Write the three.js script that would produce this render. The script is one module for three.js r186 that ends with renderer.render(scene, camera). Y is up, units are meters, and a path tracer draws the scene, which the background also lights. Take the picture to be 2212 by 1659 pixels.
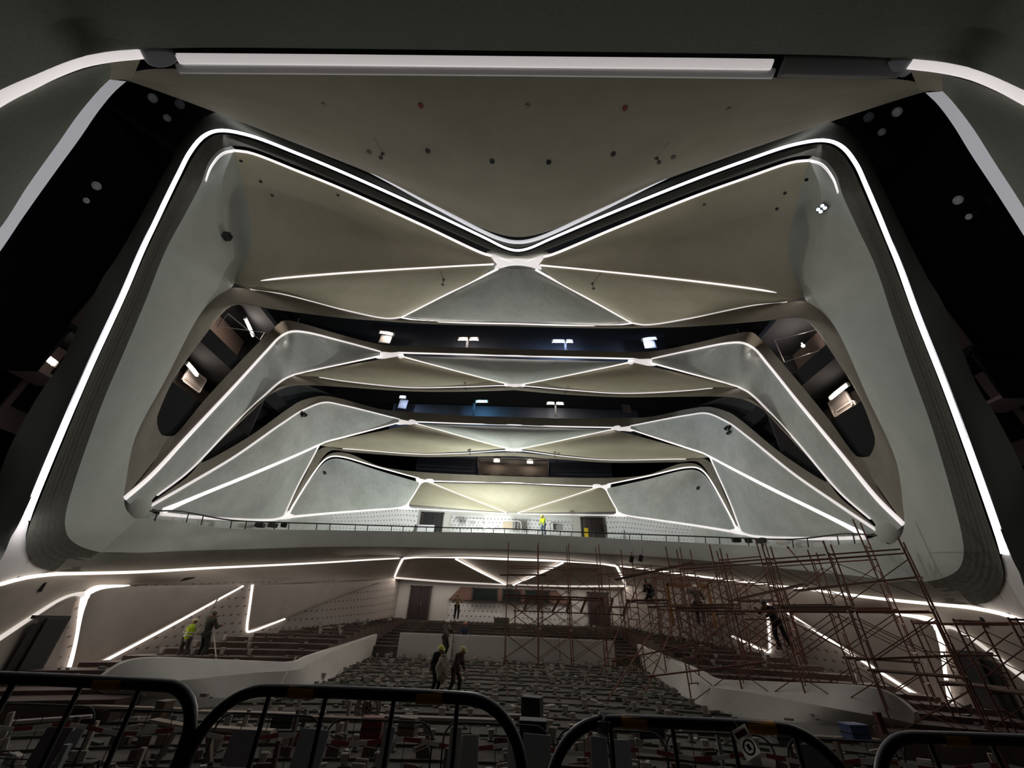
import * as THREE from 'three';
import { RoundedBoxGeometry } from 'three/addons/geometries/RoundedBoxGeometry.js';
import { MarchingCubes } from 'three/addons/objects/MarchingCubes.js';
import { mergeGeometries, toCreasedNormals } from 'three/addons/utils/BufferGeometryUtils.js';
import { RectAreaLightUniformsLib } from 'three/addons/lights/RectAreaLightUniformsLib.js';

// ------------------------------------------------------------------ camera, exposure
RectAreaLightUniformsLib.init();
const scene = new THREE.Scene();
scene.background = new THREE.Color(0x000000);
const camera = new THREE.PerspectiveCamera(89.965, 2212 / 1659, 0.05, 200);
camera.position.set(0.3, 1.6, 0);
camera.rotation.order = 'YXZ';
camera.rotation.set(THREE.MathUtils.degToRad(32), THREE.MathUtils.degToRad(1.157), THREE.MathUtils.degToRad(2.186));
const renderer = new THREE.WebGLRenderer({ antialias: true });
renderer.toneMapping = THREE.LinearToneMapping;
renderer.toneMappingExposure = 2.0;
renderer.shadowMap.enabled = true;
// glow of the light fittings (what the eye sees of them) and the light they give; hub: lit plaster painted as glow
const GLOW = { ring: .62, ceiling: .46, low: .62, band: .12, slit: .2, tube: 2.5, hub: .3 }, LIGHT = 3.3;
const WHITE = new THREE.Color(1.0, 0.93, 0.92), COOL = new THREE.Color(0.93, 0.93, 1.0), WARM = new THREE.Color(1.0, 0.9, 0.82);

// ------------------------------------------------------------------ helpers
let seed = 7;
const rnd = () => { seed = (seed * 1664525 + 1013904223) >>> 0; return seed / 4294967296; };
const rr = (a, b) => a + (b - a) * rnd();
const used = {};
const nth = (n) => n + (n % 100 > 10 && n % 100 < 14 ? 'th' : ['th', 'st', 'nd', 'rd'][n % 10] ?? 'th');
const numbered = (n) => { const k = used[n] = (used[n] ?? -1) + 1; return k ? n + '_' + String(k).padStart(3, '0') : n; };
const V = (a) => new THREE.Vector3(a[0], a[1], a[2]);
const mir = (pts) => pts.map(([x, y, z]) => [-x, y, z]);
const full = (half) => half.concat(mir(half).reverse().slice(1));   // half starts on one side and ends on the axis, or the reverse
const fullC = (half) => mir(half).reverse().concat(half.slice(1));  // half starts on the axis
function shadow(m) { m.castShadow = true; m.receiveShadow = true; return m; }
function part(name, geo, mat, parent) { const m = shadow(new THREE.Mesh(geo, mat)); m.name = name; parent.add(m); return m; }
function struct(name) { const g = new THREE.Group(); g.name = name; g.userData.kind = 'structure'; scene.add(g); return g; }
function thing(name, label, category, group, pos) {
  const g = new THREE.Group(); g.name = numbered(name); g.userData = { label, category };
  if (group) g.userData.group = group;
  if (pos) g.position.set(pos[0], pos[1], pos[2]);
  scene.add(g); return g;
}
function smooth(pts, n) { return new THREE.CatmullRomCurve3(pts.map(V), false, 'centripetal').getSpacedPoints(n - 1); }
function straightened(pts, n) {   // evenly spaced points along the polyline itself
  const p = pts.map(V), L = [0]; for (let i = 1; i < p.length; i++) L.push(L[i - 1] + p[i].distanceTo(p[i - 1]));
  const out = []; for (let i = 0, k = 0; i < n; i++) { const s = L[L.length - 1] * i / (n - 1); while (k < p.length - 2 && L[k + 1] < s) k++; out.push(p[k].clone().lerp(p[k + 1], Math.min(1, Math.max(0, (s - L[k]) / ((L[k + 1] - L[k]) || 1))))); }
  return out;
}
function gridGeo(rows) {
  const n = rows.length, m = rows[0].length, pos = [], uv = [], idx = [];
  const vlen = [0]; const mid = m >> 1; for (let i = 1; i < n; i++) vlen.push(vlen[i - 1] + rows[i][mid].distanceTo(rows[i - 1][mid]));
  for (let i = 0; i < n; i++) { let u = 0; for (let j = 0; j < m; j++) { if (j) u += rows[n >> 1][j].distanceTo(rows[n >> 1][j - 1]); pos.push(...rows[i][j].toArray()); uv.push(u, vlen[i]); } }
  for (let i = 0; i < n - 1; i++) for (let j = 0; j < m - 1; j++) { const a = i * m + j, b = a + 1, c = a + m, d = c + 1; idx.push(a, b, c, b, d, c); }
  const g = new THREE.BufferGeometry(); g.setAttribute('position', new THREE.Float32BufferAttribute(pos, 3)); g.setAttribute('uv', new THREE.Float32BufferAttribute(uv, 2)); g.setIndex(idx); g.computeVertexNormals(); return g;
}
const MID = new THREE.Vector3(0, 7, -16);
// a skin between curves; bulge pushes its middle towards the hall
function loft(curves, { n = 48, m = 12, bulge = 0, lin = false, ribs = 0 } = {}) {
  const cs = curves.map((c) => lin ? straightened(c, n) : smooth(c, n)), rows = [];
  for (let i = 0; i < m; i++) {
    const f = i / (m - 1) * (cs.length - 1), k = Math.min(cs.length - 2, Math.floor(f)), t = f - k;
    rows.push(cs[k].map((p, j) => { const q = p.clone().lerp(cs[k + 1][j], t); if (bulge) { const u = j / (n - 1), s = i / (m - 1), w = bulge * Math.pow(4 * s * (1 - s), .8) * Math.min(1, Math.pow(4 * u * (1 - u), .6)); q.addScaledVector(MID.clone().sub(q).normalize(), w); } if (ribs) { const s = i / (m - 1); q.addScaledVector(MID.clone().sub(q).normalize(), .006 * Math.sin(s * ribs * 2 * Math.PI) * Math.sin(Math.PI * s)); } return q; }));
  }
  return gridGeo(rows);
}
// a skin stretched over four edges: a (bottom), b (top), both left to right; l (left), r (right), both bottom to top
function coons(a, b, l, r, { n = 28, m = 20, bulge = 0 } = {}) {
  const A = smooth(a, n), B = smooth(b, n), L = smooth(l, m), R = smooth(r, m), rows = [];
  for (let i = 0; i < m; i++) {
    const v = i / (m - 1), row = [];
    for (let j = 0; j < n; j++) {
      const u = j / (n - 1), p = A[j].clone().multiplyScalar(1 - v).addScaledVector(B[j], v).addScaledVector(L[i], 1 - u).addScaledVector(R[i], u);
      p.addScaledVector(A[0], -(1 - u) * (1 - v)).addScaledVector(A[n - 1], -u * (1 - v)).addScaledVector(B[0], -(1 - u) * v).addScaledVector(B[n - 1], -u * v);
      if (bulge) p.addScaledVector(MID.clone().sub(p).normalize(), bulge * Math.pow(16 * u * (1 - u) * v * (1 - v), .6));
      row.push(p);
    }
    rows.push(row);
  }
  return gridGeo(rows);
}
// a flat-bodied bar swept along a curve, its broad face turned to the hall
function ribbon(pts, w0, w1 = w0, { t = 0.06, n = 0, target = MID, lift = 0, lin = false } = {}) {
  n = n || Math.max(8, pts.length * 8);
  const c = lin ? straightened(pts, n) : smooth(pts, n), pos = [], idx = [], uv = [];
  const W = typeof w0 === 'function' ? w0 : (s) => w0 + (w1 - w0) * s;
  for (let i = 0; i < n; i++) {
    const T = c[Math.min(n - 1, i + 1)].clone().sub(c[Math.max(0, i - 1)]).normalize();
    const F = target.clone().sub(c[i]); F.addScaledVector(T, -F.dot(T)).normalize();
    const S = T.clone().cross(F).normalize(), w = W(i / (n - 1)) / 2, p = c[i].clone().addScaledVector(F, lift);
    for (const [s, f] of [[-1, -t], [-1, 0], [-.6, t * .5], [.6, t * .5], [1, 0], [1, -t]]) { const q = p.clone().addScaledVector(S, s * w).addScaledVector(F, f); pos.push(q.x, q.y, q.z); uv.push(s * w, i * .2); }
  }
  for (let i = 0; i < n - 1; i++) for (let k = 0; k < 6; k++) { const a = i * 6 + k, b = i * 6 + (k + 1) % 6; idx.push(a, b, a + 6, b, b + 6, a + 6); }
  const e = (n - 1) * 6; for (let k = 1; k < 5; k++) { idx.push(0, k + 1, k, e, e + k, e + k + 1); }
  const g = new THREE.BufferGeometry(); g.setAttribute('position', new THREE.Float32BufferAttribute(pos, 3)); g.setAttribute('uv', new THREE.Float32BufferAttribute(uv, 2)); g.setIndex(idx); g.computeVertexNormals(); return g;
}
// a cushion-shaped plate over an outline (used for the plaster hubs, lit by painted glow)
function plate(outline, lift = 0.05, n = 48) {
  const c = new THREE.CatmullRomCurve3(outline.map(V), true, 'centripetal').getSpacedPoints(n), o = new THREE.Vector3(); c.pop(); c.forEach((p) => o.add(p)); o.multiplyScalar(1 / c.length);
  const F = MID.clone().sub(o).normalize(), pos = [], uv = [], idx = [];
  const ring = (s, h) => c.forEach((p) => { const q = o.clone().lerp(p, s).addScaledVector(F, h); pos.push(q.x, q.y, q.z); uv.push(q.x, q.z); });
  ring(1, -0.1); ring(1, lift * .4); ring(.85, lift); pos.push(...o.clone().addScaledVector(F, lift).toArray()); uv.push(o.x, o.z);
  const m = c.length; for (let k = 0; k < 2; k++) for (let j = 0; j < m; j++) { const a = k * m + j, b = k * m + (j + 1) % m; idx.push(a, b, a + m, b, b + m, a + m); }
  for (let j = 0; j < m; j++) idx.push(2 * m + j, 2 * m + (j + 1) % m, 3 * m);
  const g = new THREE.BufferGeometry(); g.setAttribute('position', new THREE.Float32BufferAttribute(pos, 3)); g.setAttribute('uv', new THREE.Float32BufferAttribute(uv, 2)); g.setIndex(idx); g.computeVertexNormals(); return g;
}
function box(w, h, d, x = 0, y = 0, z = 0) { const g = new THREE.BoxGeometry(w, h, d); g.translate(x, y, z); return g; }
function rbox(w, h, d, r, x = 0, y = 0, z = 0) { const g = new RoundedBoxGeometry(w, h, d, 2, r); g.translate(x, y, z); return g; }
function rod(a, b, r, seg = 6) { const A = V(a), B = V(b), g = new THREE.CylinderGeometry(r, r, A.distanceTo(B), seg); g.applyQuaternion(new THREE.Quaternion().setFromUnitVectors(new THREE.Vector3(0, 1, 0), B.clone().sub(A).normalize())); g.translate((A.x + B.x) / 2, (A.y + B.y) / 2, (A.z + B.z) / 2); return g; }
function bar(a, b, w, h) { const A = V(a), B = V(b), g = new THREE.BoxGeometry(w, h, A.distanceTo(B)); const m = new THREE.Matrix4().lookAt(A, B, new THREE.Vector3(0, 1, 0)); g.applyMatrix4(m); g.translate((A.x + B.x) / 2, (A.y + B.y) / 2, (A.z + B.z) / 2); return g; }
function tube(pts, r, n = 32, seg = 8) { return new THREE.TubeGeometry(new THREE.CatmullRomCurve3(pts.map(V), false, 'centripetal'), n, r, seg); }
const merge = (gs) => mergeGeometries(gs.map((g) => { const q = g.index ? g.toNonIndexed() : g; for (const k of Object.keys(q.attributes)) if (!['position', 'normal', 'uv'].includes(k)) q.deleteAttribute(k); return q; }));

// ------------------------------------------------------------------ materials
function noise2(w, h, cells, s) {
  let q = s >>> 0; const r = () => { q = (q * 1664525 + 1013904223) >>> 0; return q / 4294967296; };
  const g = new Float32Array(cells * cells).map(r), out = new Float32Array(w * h);
  for (let y = 0; y < h; y++) for (let x = 0; x < w; x++) {
    const fx = x / w * cells, fy = y / h * cells, x0 = Math.floor(fx), y0 = Math.floor(fy); let tx = fx - x0, ty = fy - y0; tx = tx * tx * (3 - 2 * tx); ty = ty * ty * (3 - 2 * ty);
    const x1 = (x0 + 1) % cells, y1 = (y0 + 1) % cells;
    out[y * w + x] = (g[y0 * cells + x0] * (1 - tx) + g[y0 * cells + x1] * tx) * (1 - ty) + (g[y1 * cells + x0] * (1 - tx) + g[y1 * cells + x1] * tx) * ty;
  }
  return out;
}
function clouds(size, s, layers) { const out = new Float32Array(size * size); let W = 0; for (const [c, w] of layers) { const n = noise2(size, size, c, s + c * 31); for (let i = 0; i < n.length; i++) out[i] += n[i] * w; W += w; } for (let i = 0; i < out.length; i++) out[i] /= W; return out; }
function mapOf(field, size, a, b, metres) {   // colour map between two sRGB colours
  const A = new THREE.Color(a), B = new THREE.Color(b), d = new Uint8Array(size * size * 4), pa = A.clone().convertLinearToSRGB(), pb = B.clone().convertLinearToSRGB();
  for (let i = 0; i < size * size; i++) { const t = Math.min(1, Math.max(0, (field[i] - .5) * 2.0 + .5)); d[i * 4] = 255 * (pa.r + (pb.r - pa.r) * t); d[i * 4 + 1] = 255 * (pa.g + (pb.g - pa.g) * t); d[i * 4 + 2] = 255 * (pa.b + (pb.b - pa.b) * t); d[i * 4 + 3] = 255; }
  const tx = new THREE.DataTexture(d, size, size); tx.colorSpace = THREE.SRGBColorSpace; tx.wrapS = tx.wrapT = THREE.RepeatWrapping; tx.magFilter = THREE.LinearFilter; tx.minFilter = THREE.LinearMipmapLinearFilter; tx.generateMipmaps = true; tx.repeat.set(1 / metres, 1 / metres); tx.needsUpdate = true; return tx;
}
const S = THREE.DoubleSide, std = (o) => new THREE.MeshStandardMaterial({ side: S, ...o });
const f1 = clouds(512, 11, [[5, 3], [11, 2.5], [23, 1.6], [60, 1], [170, .9]]), f2 = clouds(512, 99, [[4, 2], [9, 3], [31, 2], [120, 1.5]]), f3 = clouds(256, 5, [[40, 1], [128, 1.6]]);
const plasterSmooth = std({ map: mapOf(f1, 512, '#aaa48a', '#bab39b', 9), roughness: .62 });      // painted moulded ceiling
const plasterPatchy = std({ map: mapOf(f2, 512, '#aaada5', '#c2c4bd', 8), roughness: .7 });       // skimmed, still patchy
const plasterHood = std({ map: mapOf(f1, 512, '#878170', '#948d7b', 10), roughness: .65 });  // darker plaster: shade on the downward-facing reflector put into the colour
const plasterGrey = std({ map: mapOf(f1, 512, '#a0a298', '#b0b2a8', 11), roughness: .7 });
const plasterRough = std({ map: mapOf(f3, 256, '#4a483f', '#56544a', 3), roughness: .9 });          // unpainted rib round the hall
const plasterLow = std({ map: mapOf(f1, 512, '#aca398', '#beb5aa', 6), roughness: .7 });
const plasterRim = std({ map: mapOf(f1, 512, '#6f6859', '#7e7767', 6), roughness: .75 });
const portalPaint = std({ map: mapOf(f3, 256, '#6b6e64', '#777a70', 2), roughness: .75 });
const voidBlack = std({ color: '#060606', roughness: .95 });  // near-black so the unlit voids read black: darkness put into the colour
const voidGrey = std({ color: '#2b2c30', roughness: .85 });
const glow = (c, k, o = {}) => std({ color: '#e8e6e4', emissive: c, emissiveIntensity: k, roughness: .5, ...o });
const ringGlow = glow(COOL, GLOW.ring), stripGlow = glow(WHITE, GLOW.ceiling), lowGlow = glow(WARM, GLOW.low), bandGlow = glow(COOL, GLOW.band, { color: '#9c9ca0' }), slitGlow = glow(WHITE, GLOW.slit), hubGlow = glow(WHITE, GLOW.hub), tubeGlow = glow(WARM, GLOW.tube), blueTube = glow(new THREE.Color(.55, .68, 1), GLOW.tube);  // hubGlow: light falling on the plaster hubs, painted as glow; dim strips too
// area lights just in front of a light line, one for each straight run of it
function runLights(pts, w, color, n, k = LIGHT, toward = MID) {
  const c = smooth(pts, n + 1);
  for (let i = 0; i < n; i++) {
    const A = c[i], B = c[i + 1], l = new THREE.RectAreaLight(color, k, A.distanceTo(B), w), m = A.clone().add(B).multiplyScalar(.5), T = B.clone().sub(A).normalize(), F = toward.clone().sub(m); F.addScaledVector(T, -F.dot(T)).normalize();
    const Z = F.clone().negate(), Y = Z.clone().cross(T).normalize(); l.quaternion.setFromRotationMatrix(new THREE.Matrix4().makeBasis(T, Y, Z)); l.position.copy(m).addScaledVector(F, .14); l.castShadow = true; scene.add(l);
  }
}
const runBoth = (pts, w, color, n, k, toward) => { runLights(pts, w, color, n, k, toward); runLights(mir(pts), w, color, n, k, toward); };

// ================================================================== THE SHELL
const ceiling = struct('ceiling'), wallL = struct('wall_left'), wallR = struct('wall_right'), wallB = struct('wall_back'), wallF = struct('wall_front'), floor = struct('floor');
const both = (name, make, mat, pl = wallL, pr = wallR) => { part(name, make((p) => p), mat, pl); part(name, make(mir), mat, pr); };

// the dark building shell behind everything
part('roof_slab', box(46, .4, 60, 0, 27, -16), voidBlack, ceiling);
part('outer_wall', box(.4, 32, 60, -23, 12, -16), voidBlack, wallL); part('outer_wall', box(.4, 32, 60, 23, 12, -16), voidBlack, wallR);
part('outer_wall', box(46, 32, .4, 0, 12, -46), voidBlack, wallB); part('stage_wall', box(46, 32, .4, 0, 12, 14), voidBlack, wallF);
part('ground_slab', box(46, .4, 60, 0, -3.2, -16), voidBlack, floor);
part('stage_deck', box(30, .12, 17, 0, -.06, 4.8), std({ color: '#2a2724', roughness: .8 }), floor);
part('stage_front', box(30, 1.6, .12, 0, -.86, -3.7), std({ color: '#2a2724', roughness: .8 }), floor);

// proscenium portal: soffit and jambs that the camera stands under
const portalStrip = [[-13.33,18.2,-5.32],[-14.25,17.95,-5.33],[-14.86,17.4,-5.3],[-15.07,16.39,-5.23],[-15.05,15.18,-5.15],[-15,14.06,-5.08],[-15.1,9,-5.2],[-15.1,-1,-5.2]];
const portalEdge = [[-13.26,18.25,-5.2],[-14.2,18.05,-5.2],[-14.81,17.5,-5.18],[-15.05,16.52,-5.12],[-15.07,15.34,-5.07],[-15.05,14.24,-5.01],[-15.15,9,-5],[-15.15,-1,-5]];
const portalIn = [[-13.49,18.25,-5.48],[-14.45,18,-5.51],[-15.16,17.5,-5.54],[-15.22,16.31,-5.42],[-15.16,15.08,-5.31],[-15.05,13.95,-5.2],[-15.1,9,-5.4],[-15.1,2.6,-5.4]];
for (const f of [(p) => p, mir]) { const e = f([[0, 18.22, -5.1], [-6, 18.22, -5.1], [-11, 18.22, -5.12]].concat(portalEdge)); const sq = f([[0, 18.2], [-6, 18.2], [-11, 18.2], [-13.2, 18.2], [-14.3, 18.2], [-14.8, 18.12], [-15.02, 17.8], [-15.05, 17.2], [-15.05, 14.2], [-15.1, 9], [-15.1, -1]].map((p) => [p[0], p[1], 0])); part('portal_soffit', loft([sq.map(([x, y]) => [x, y, 8]), sq.map(([x, y]) => [x, y, 2]), sq.map(([x, y]) => [x, y, -4.3]), e], { n: 120, m: 31 }), portalPaint, wallF); }

// moulded reflector over the pit
const hoodTop = [[0,18.5,-5.86],[-6.44,18.5,-5.87],[-12.26,18.5,-5.83],[-13.67,18.5,-5.86],[-14.81,18.5,-6.02]];
const hoodSide = [[0,20,-13.89],[-1.48,20,-13.57],[-4.27,20,-12.1],[-6.69,19.9,-10.61],[-8.97,19.7,-9.43],[-12.35,19.2,-7.63],[-14.9,18.8,-6.37],[-15.13,18.7,-6.25]];
part('reflector_panel', loft([fullC(hoodTop), fullC(hoodSide)], { n: 120, m: 24, bulge: .35 }), plasterHood, ceiling);
// return behind the reflector's edge
part('reflector_rim', loft([fullC(hoodSide), fullC(hoodSide.map(([x, y, z]) => [x * .985, y + 1.2, z + .25]))], { n: 120, m: 4 }), voidGrey, ceiling);

// side faces between the portal and the dark side openings
const bandIn = [[-15,18.06,-6.03],[-15,17.43,-6.07],[-15,15.92,-6.25],[-15,14.44,-6.5],[-15,12.56,-6.81],[-15,10.94,-7.12],[-15.05,8,-7.4],[-15.1,2.6,-8.2]];
const bandOut = [[-15.1,18.82,-6.36],[-15.1,17.97,-6.39],[-15.1,16.76,-6.53],[-15.1,15.38,-6.76],[-15.1,13.69,-7.01],[-15.1,11.71,-7.32],[-15.1,10.43,-7.54],[-15.2,8,-7.9],[-15.2,2.6,-8.8]];
const jambIn = portalIn.slice(1);
both('side_face', (f) => loft([f(jambIn), f(bandIn)], { n: 60, m: 10, bulge: .12 }), portalPaint);
both('corner_face', (f) => loft([f(portalIn.slice(0, 2)), f([[-14.64,18.6,-6.22],[-15,18.5,-6.19],[-15,18.06,-6.03]])], { n: 16, m: 6 }), plasterHood);

// black side openings
for (const [s, w] of [[-1, wallL], [1, wallR]]) {
  part('void_back', box(.1, 20, 9, s * 19.5, 12, -9), voidBlack, w);
  part('void_end', box(4.4, 20, .1, s * 17.3, 12, -5), voidBlack, w);
  part('void_end', box(4.4, 20, .1, s * 17.3, 12, -14.2), voidBlack, w);
  part('void_top', box(4.6, .1, 9.4, s * 17.3, 21.6, -9.5), voidBlack, w);
  part('void_floor', box(4.4, .1, 9.4, s * 17.3, 2.3, -9.5), voidBlack, w);
}

// the great ring: outer lip, light groove, rough rib
const ringOut = [[0,20.5,-14.71],[-1.94,20.5,-13.85],[-5.14,20.5,-12.07],[-8.59,20.4,-10.22],[-11.04,20.2,-8.9],[-11.91,20,-8.33],[-12.62,19.7,-7.79],[-14.05,20.6,-8.28],[-15.18,21.01,-8.8],[-15.7,20.69,-9.12],[-16,17.52,-9.83],[-16,13.5,-10.42],[-16,12.52,-10.49],[-16,8.85,-11.21],[-16,7.97,-11.25],[-16,6.02,-11.53],[-16.1,4.6,-12],[-16.1,2.9,-12.2]];
const ringA = [[0,20.1,-14.72],[-0.62,20.1,-14.57],[-1.91,20.1,-13.86],[-5.09,20.1,-12.13],[-8.55,20.1,-10.32],[-10.35,20,-9.44],[-12.06,19.9,-8.66],[-13.06,19.7,-8.36],[-14.25,19.78,-8.68],[-14.75,19.06,-9],[-14.9,17.9,-9.31],[-15,15.22,-9.91],[-15,13.8,-10.18],[-15,11.75,-10.64],[-15,8.58,-11.26],[-15,4.16,-12.27],[-15,3.75,-12.33],[-15,3.27,-12.39],[-15,2.71,-12.5],[-15.05,2.75,-11.9]];
const ringB = [[0,20,-15],[-0.62,20,-14.88],[-1.93,20,-14.18],[-5.13,20,-12.41],[-8.62,20,-10.59],[-10.42,19.9,-9.66],[-12.14,19.8,-8.87],[-13.09,19.5,-8.53],[-14.03,19.56,-8.84],[-14.56,19.03,-9.2],[-14.9,18.07,-9.61],[-15,15.53,-10.13],[-15,14.06,-10.4],[-15,11.95,-10.84],[-15,8.73,-11.48],[-15,4.36,-12.5],[-15,3.63,-12.68],[-15,3.25,-12.86],[-15,2.9,-13.21],[-15,2.67,-13.64],[-15,2.62,-14.17],[-15,2.67,-15.24]];
const ringS = [[0,20,-14.83],[-0.62,20,-14.69],[-1.91,20,-13.97],[-5.09,20,-12.22],[-8.56,20,-10.43],[-10.38,19.95,-9.54],[-12.1,19.85,-8.75],[-13.08,19.6,-8.44],[-14.16,19.68,-8.76],[-14.68,19.07,-9.1],[-14.9,17.97,-9.45],[-15,15.36,-10.01],[-15,13.92,-10.28],[-15,11.85,-10.74],[-15,8.65,-11.37],[-15,4.26,-12.38],[-15,3.86,-12.5]];
const rib = [[0,19.9,-15.12],[-1.41,19.8,-14.68],[-1.93,19.8,-14.43],[-5.16,19.8,-12.71],[-8.69,19.8,-10.89],[-10.5,19.7,-9.96],[-12.15,19.5,-9.08],[-12.81,19.3,-8.91],[-13.61,19.48,-9.19],[-14.24,19.13,-9.59],[-14.6,18.47,-10.11],[-14.8,16.67,-10.53],[-14.9,14.65,-10.87],[-14.9,12.2,-11.42],[-14.9,10.08,-11.86],[-14.9,7.75,-12.34],[-14.9,4.49,-13.27],[-14.9,3.96,-13.54],[-14.9,3.62,-13.89],[-14.9,3.42,-14.47],[-14.9,3.35,-15.25]];
both('ring_lip', (f) => loft([f(ringOut), f(ringA)], { n: 110, m: 5 }), plasterGrey);
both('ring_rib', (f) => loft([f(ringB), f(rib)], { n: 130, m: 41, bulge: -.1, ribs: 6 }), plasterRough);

// side walls from the ring to the side galleries
const wallEdge = [[-12.81,19.3,-8.91],[-13.61,19.48,-9.19],[-14.24,19.13,-9.59],[-14.6,18.47,-10.11],[-14.8,16.67,-10.53],[-14.9,14.65,-10.87],[-14.9,12.2,-11.42],[-14.9,10.08,-11.86],[-14.9,7.75,-12.34],[-14.9,4.49,-13.27],[-14.9,3.96,-13.54],[-14.9,3.62,-13.89],[-14.9,3.42,-14.47],[-14.9,3.35,-15.25]];
const crease = [[-12.74,19.3,-9.01],[-13.92,19.5,-10.4],[-14.47,18.93,-12],[-14.6,17.82,-13.4],[-14.97,16.5,-14.5]];
const ease = [0, .7, 1, .75, 0], creaseC = crease.map(([x, y, z], i) => [x + .75 * ease[i], y + .12 * ease[i], z]), creaseW = crease.map(([x, y, z], i) => [x - .12 * ease[i], y - .85 * ease[i], z]);
const galRim = [[-14.97,16.5,-14.5],[-15,15.14,-14.09],[-15,13.79,-13.81],[-15,9.94,-14.03],[-15,7.97,-14.12],[-15,7.16,-14.28],[-15,5.86,-14.82],[-15,5.23,-15.15],[-15,4.88,-15.53],[-15,4.79,-16.15]];
both('side_panel', (f) => loft([f(wallEdge), f(creaseW.concat(galRim.slice(1)))], { n: 90, m: 18, bulge: .1 }), plasterGrey);
both('corner_fillet', (f) => { const A = smooth(f(creaseW), 30), B = smooth(f(crease), 30), C = smooth(f(creaseC), 30), rows = []; for (let i = 0; i < 13; i++) { const t = i / 12; rows.push(A.map((p, j) => p.clone().multiplyScalar((1 - t) ** 2).addScaledVector(B[j], 2 * t * (1 - t)).addScaledVector(C[j], t * t))); } return gridGeo(rows); }, plasterGrey);

// first ceiling bay: the X
const armTop = [[-1.38,19.9,-15.15],[-1.97,19.9,-14.97],[-5.23,19.8,-13.05],[-8.78,19.8,-11.13],[-10.61,19.7,-10.18],[-12.27,19.5,-9.28],[-12.79,19.3,-9.09]];
const armMid = [[-1.39,19.8,-15.65],[-3.17,19.45,-15.5],[-9.74,18,-14.96],[-12.96,17.15,-14.68],[-14.97,16.5,-14.5]];
const armLow = [[-1.13,19.8,-15.99],[-2.17,19.68,-16.57],[-4.65,19.49,-18],[-7.87,19.33,-20]];
const baySkirt = [[-7.87,19.33,-20],[-8.7,18.72,-19.49],[-11.02,18.23,-18.2],[-13.49,17.31,-16],[-14.37,16.52,-14.9],[-14.97,16.5,-14.5]];
const baySkirtC = [[-7.86,19.24,-20],[-6.55,19.12,-20.1],[-3.35,19.23,-20.34],[0,19.48,-20.6]];
both('ceiling_panel', (f) => coons(f(armMid), f(armTop), f([armMid[0], armTop[0]]), f(creaseC.slice(1).reverse().concat([armTop[6]])), { n: 60, m: 36, bulge: .25 }), plasterSmooth, ceiling, ceiling);
both('ceiling_panel', (f) => coons(f(baySkirt), f(armMid), f([armLow[3], armLow[2], armLow[1], armMid[0]]), f([baySkirt[5], armMid[4]]), { n: 50, m: 24, bulge: .28 }), plasterSmooth, ceiling, ceiling);
const triC = (low, arms, bulge, mat = plasterSmooth) => part('ceiling_panel', coons(full(low), [arms[0], [0, arms[0][1], arms[0][2] - .02], mir([arms[0]])[0]], arms.slice().reverse(), mir(arms.slice().reverse()), { n: 50, m: 30, bulge }), mat, ceiling);
triC(baySkirtC, armLow, .3, plasterPatchy);
// skirts that fold up into the dark slots
const slot1 = [[0,19.48,-20.9],[-6.6,19.08,-20.38],[-8.96,19.05,-20.2],[-11.01,17.76,-18.5],[-13.35,15.76,-15.6],[-14.23,15.37,-14.9],[-14.54,14.98,-14.6],[-15.2,14.5,-14.94],[-15.2,13.01,-14.75],[-15.2,11.38,-14.56],[-15.2,10.26,-14.54],[-15.2,9.13,-14.67],[-15.2,8.59,-14.8],[-15.2,8.32,-15.03],[-15.2,8.1,-15.41],[-15.2,8.3,-15.95]];
const skirt1 = [[0,19.48,-20.6],[-6.52,19.04,-20.01],[-8.84,18.99,-19.8],[-11.02,18.23,-18.2],[-13.49,17.31,-16],[-14.37,16.52,-14.9],[-14.98,16.16,-14.5],[-15,14.96,-14],[-15,13.79,-13.81],[-15,9.94,-14.03],[-15,7.97,-14.12],[-15,7.16,-14.28],[-15,5.86,-14.82],[-15,5.28,-15.12]];
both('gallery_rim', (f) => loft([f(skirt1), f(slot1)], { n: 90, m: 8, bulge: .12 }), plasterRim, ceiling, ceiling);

// tier 2
const t2Out = [[-15.2,8.3,-15.95],[-15.2,10.51,-16.53],[-15.2,14.42,-17.75],[-15.2,17.06,-18.69],[-14.38,17.19,-18.2],[-13.78,17.55,-18.85],[-11.99,18.21,-20.8],[-9.94,18.87,-22.6],[-6.45,19.23,-23.2],[-3.66,19.37,-23.37],[0,19.52,-23.6]];
const t2S = [[-15,5.28,-15.12],[-15,6.35,-15.67],[-15,8.52,-16.41],[-15,11.99,-17.6],[-15,15.07,-18.61],[-14.8,16.43,-18.92],[-14.01,16.64,-18.6],[-13.56,17.12,-19.2],[-12.09,18,-21.2],[-10,18.38,-22.8]];
const t2Line = [[-8.68,18.44,-23],[-3.94,18.67,-23.33],[0,18.86,-23.6]];
const t2Low = [[-15,5.03,-15.76],[-15,5.29,-16.21],[-15,5.77,-16.41],[-15,7.13,-17.34],[-15,10.31,-18.74],[-14.9,12.87,-19.93],[-14.34,13.89,-20],[-14.35,14.93,-20.9],[-13.17,15.88,-21.54],[-12.08,16.69,-22.1],[-9.91,17.96,-22.8]];
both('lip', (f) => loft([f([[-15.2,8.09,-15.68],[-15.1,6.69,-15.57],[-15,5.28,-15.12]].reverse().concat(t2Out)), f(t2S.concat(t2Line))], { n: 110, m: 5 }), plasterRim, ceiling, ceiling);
both('ceiling_panel', (f) => loft([f(t2S), f(t2Low)], { n: 90, m: 14, bulge: .14 }), plasterPatchy, ceiling, ceiling);
const t2ArmIn = [[-8.49,18.15,-23],[-5.33,17.85,-23.93],[-0.57,17.48,-25.4]];
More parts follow.
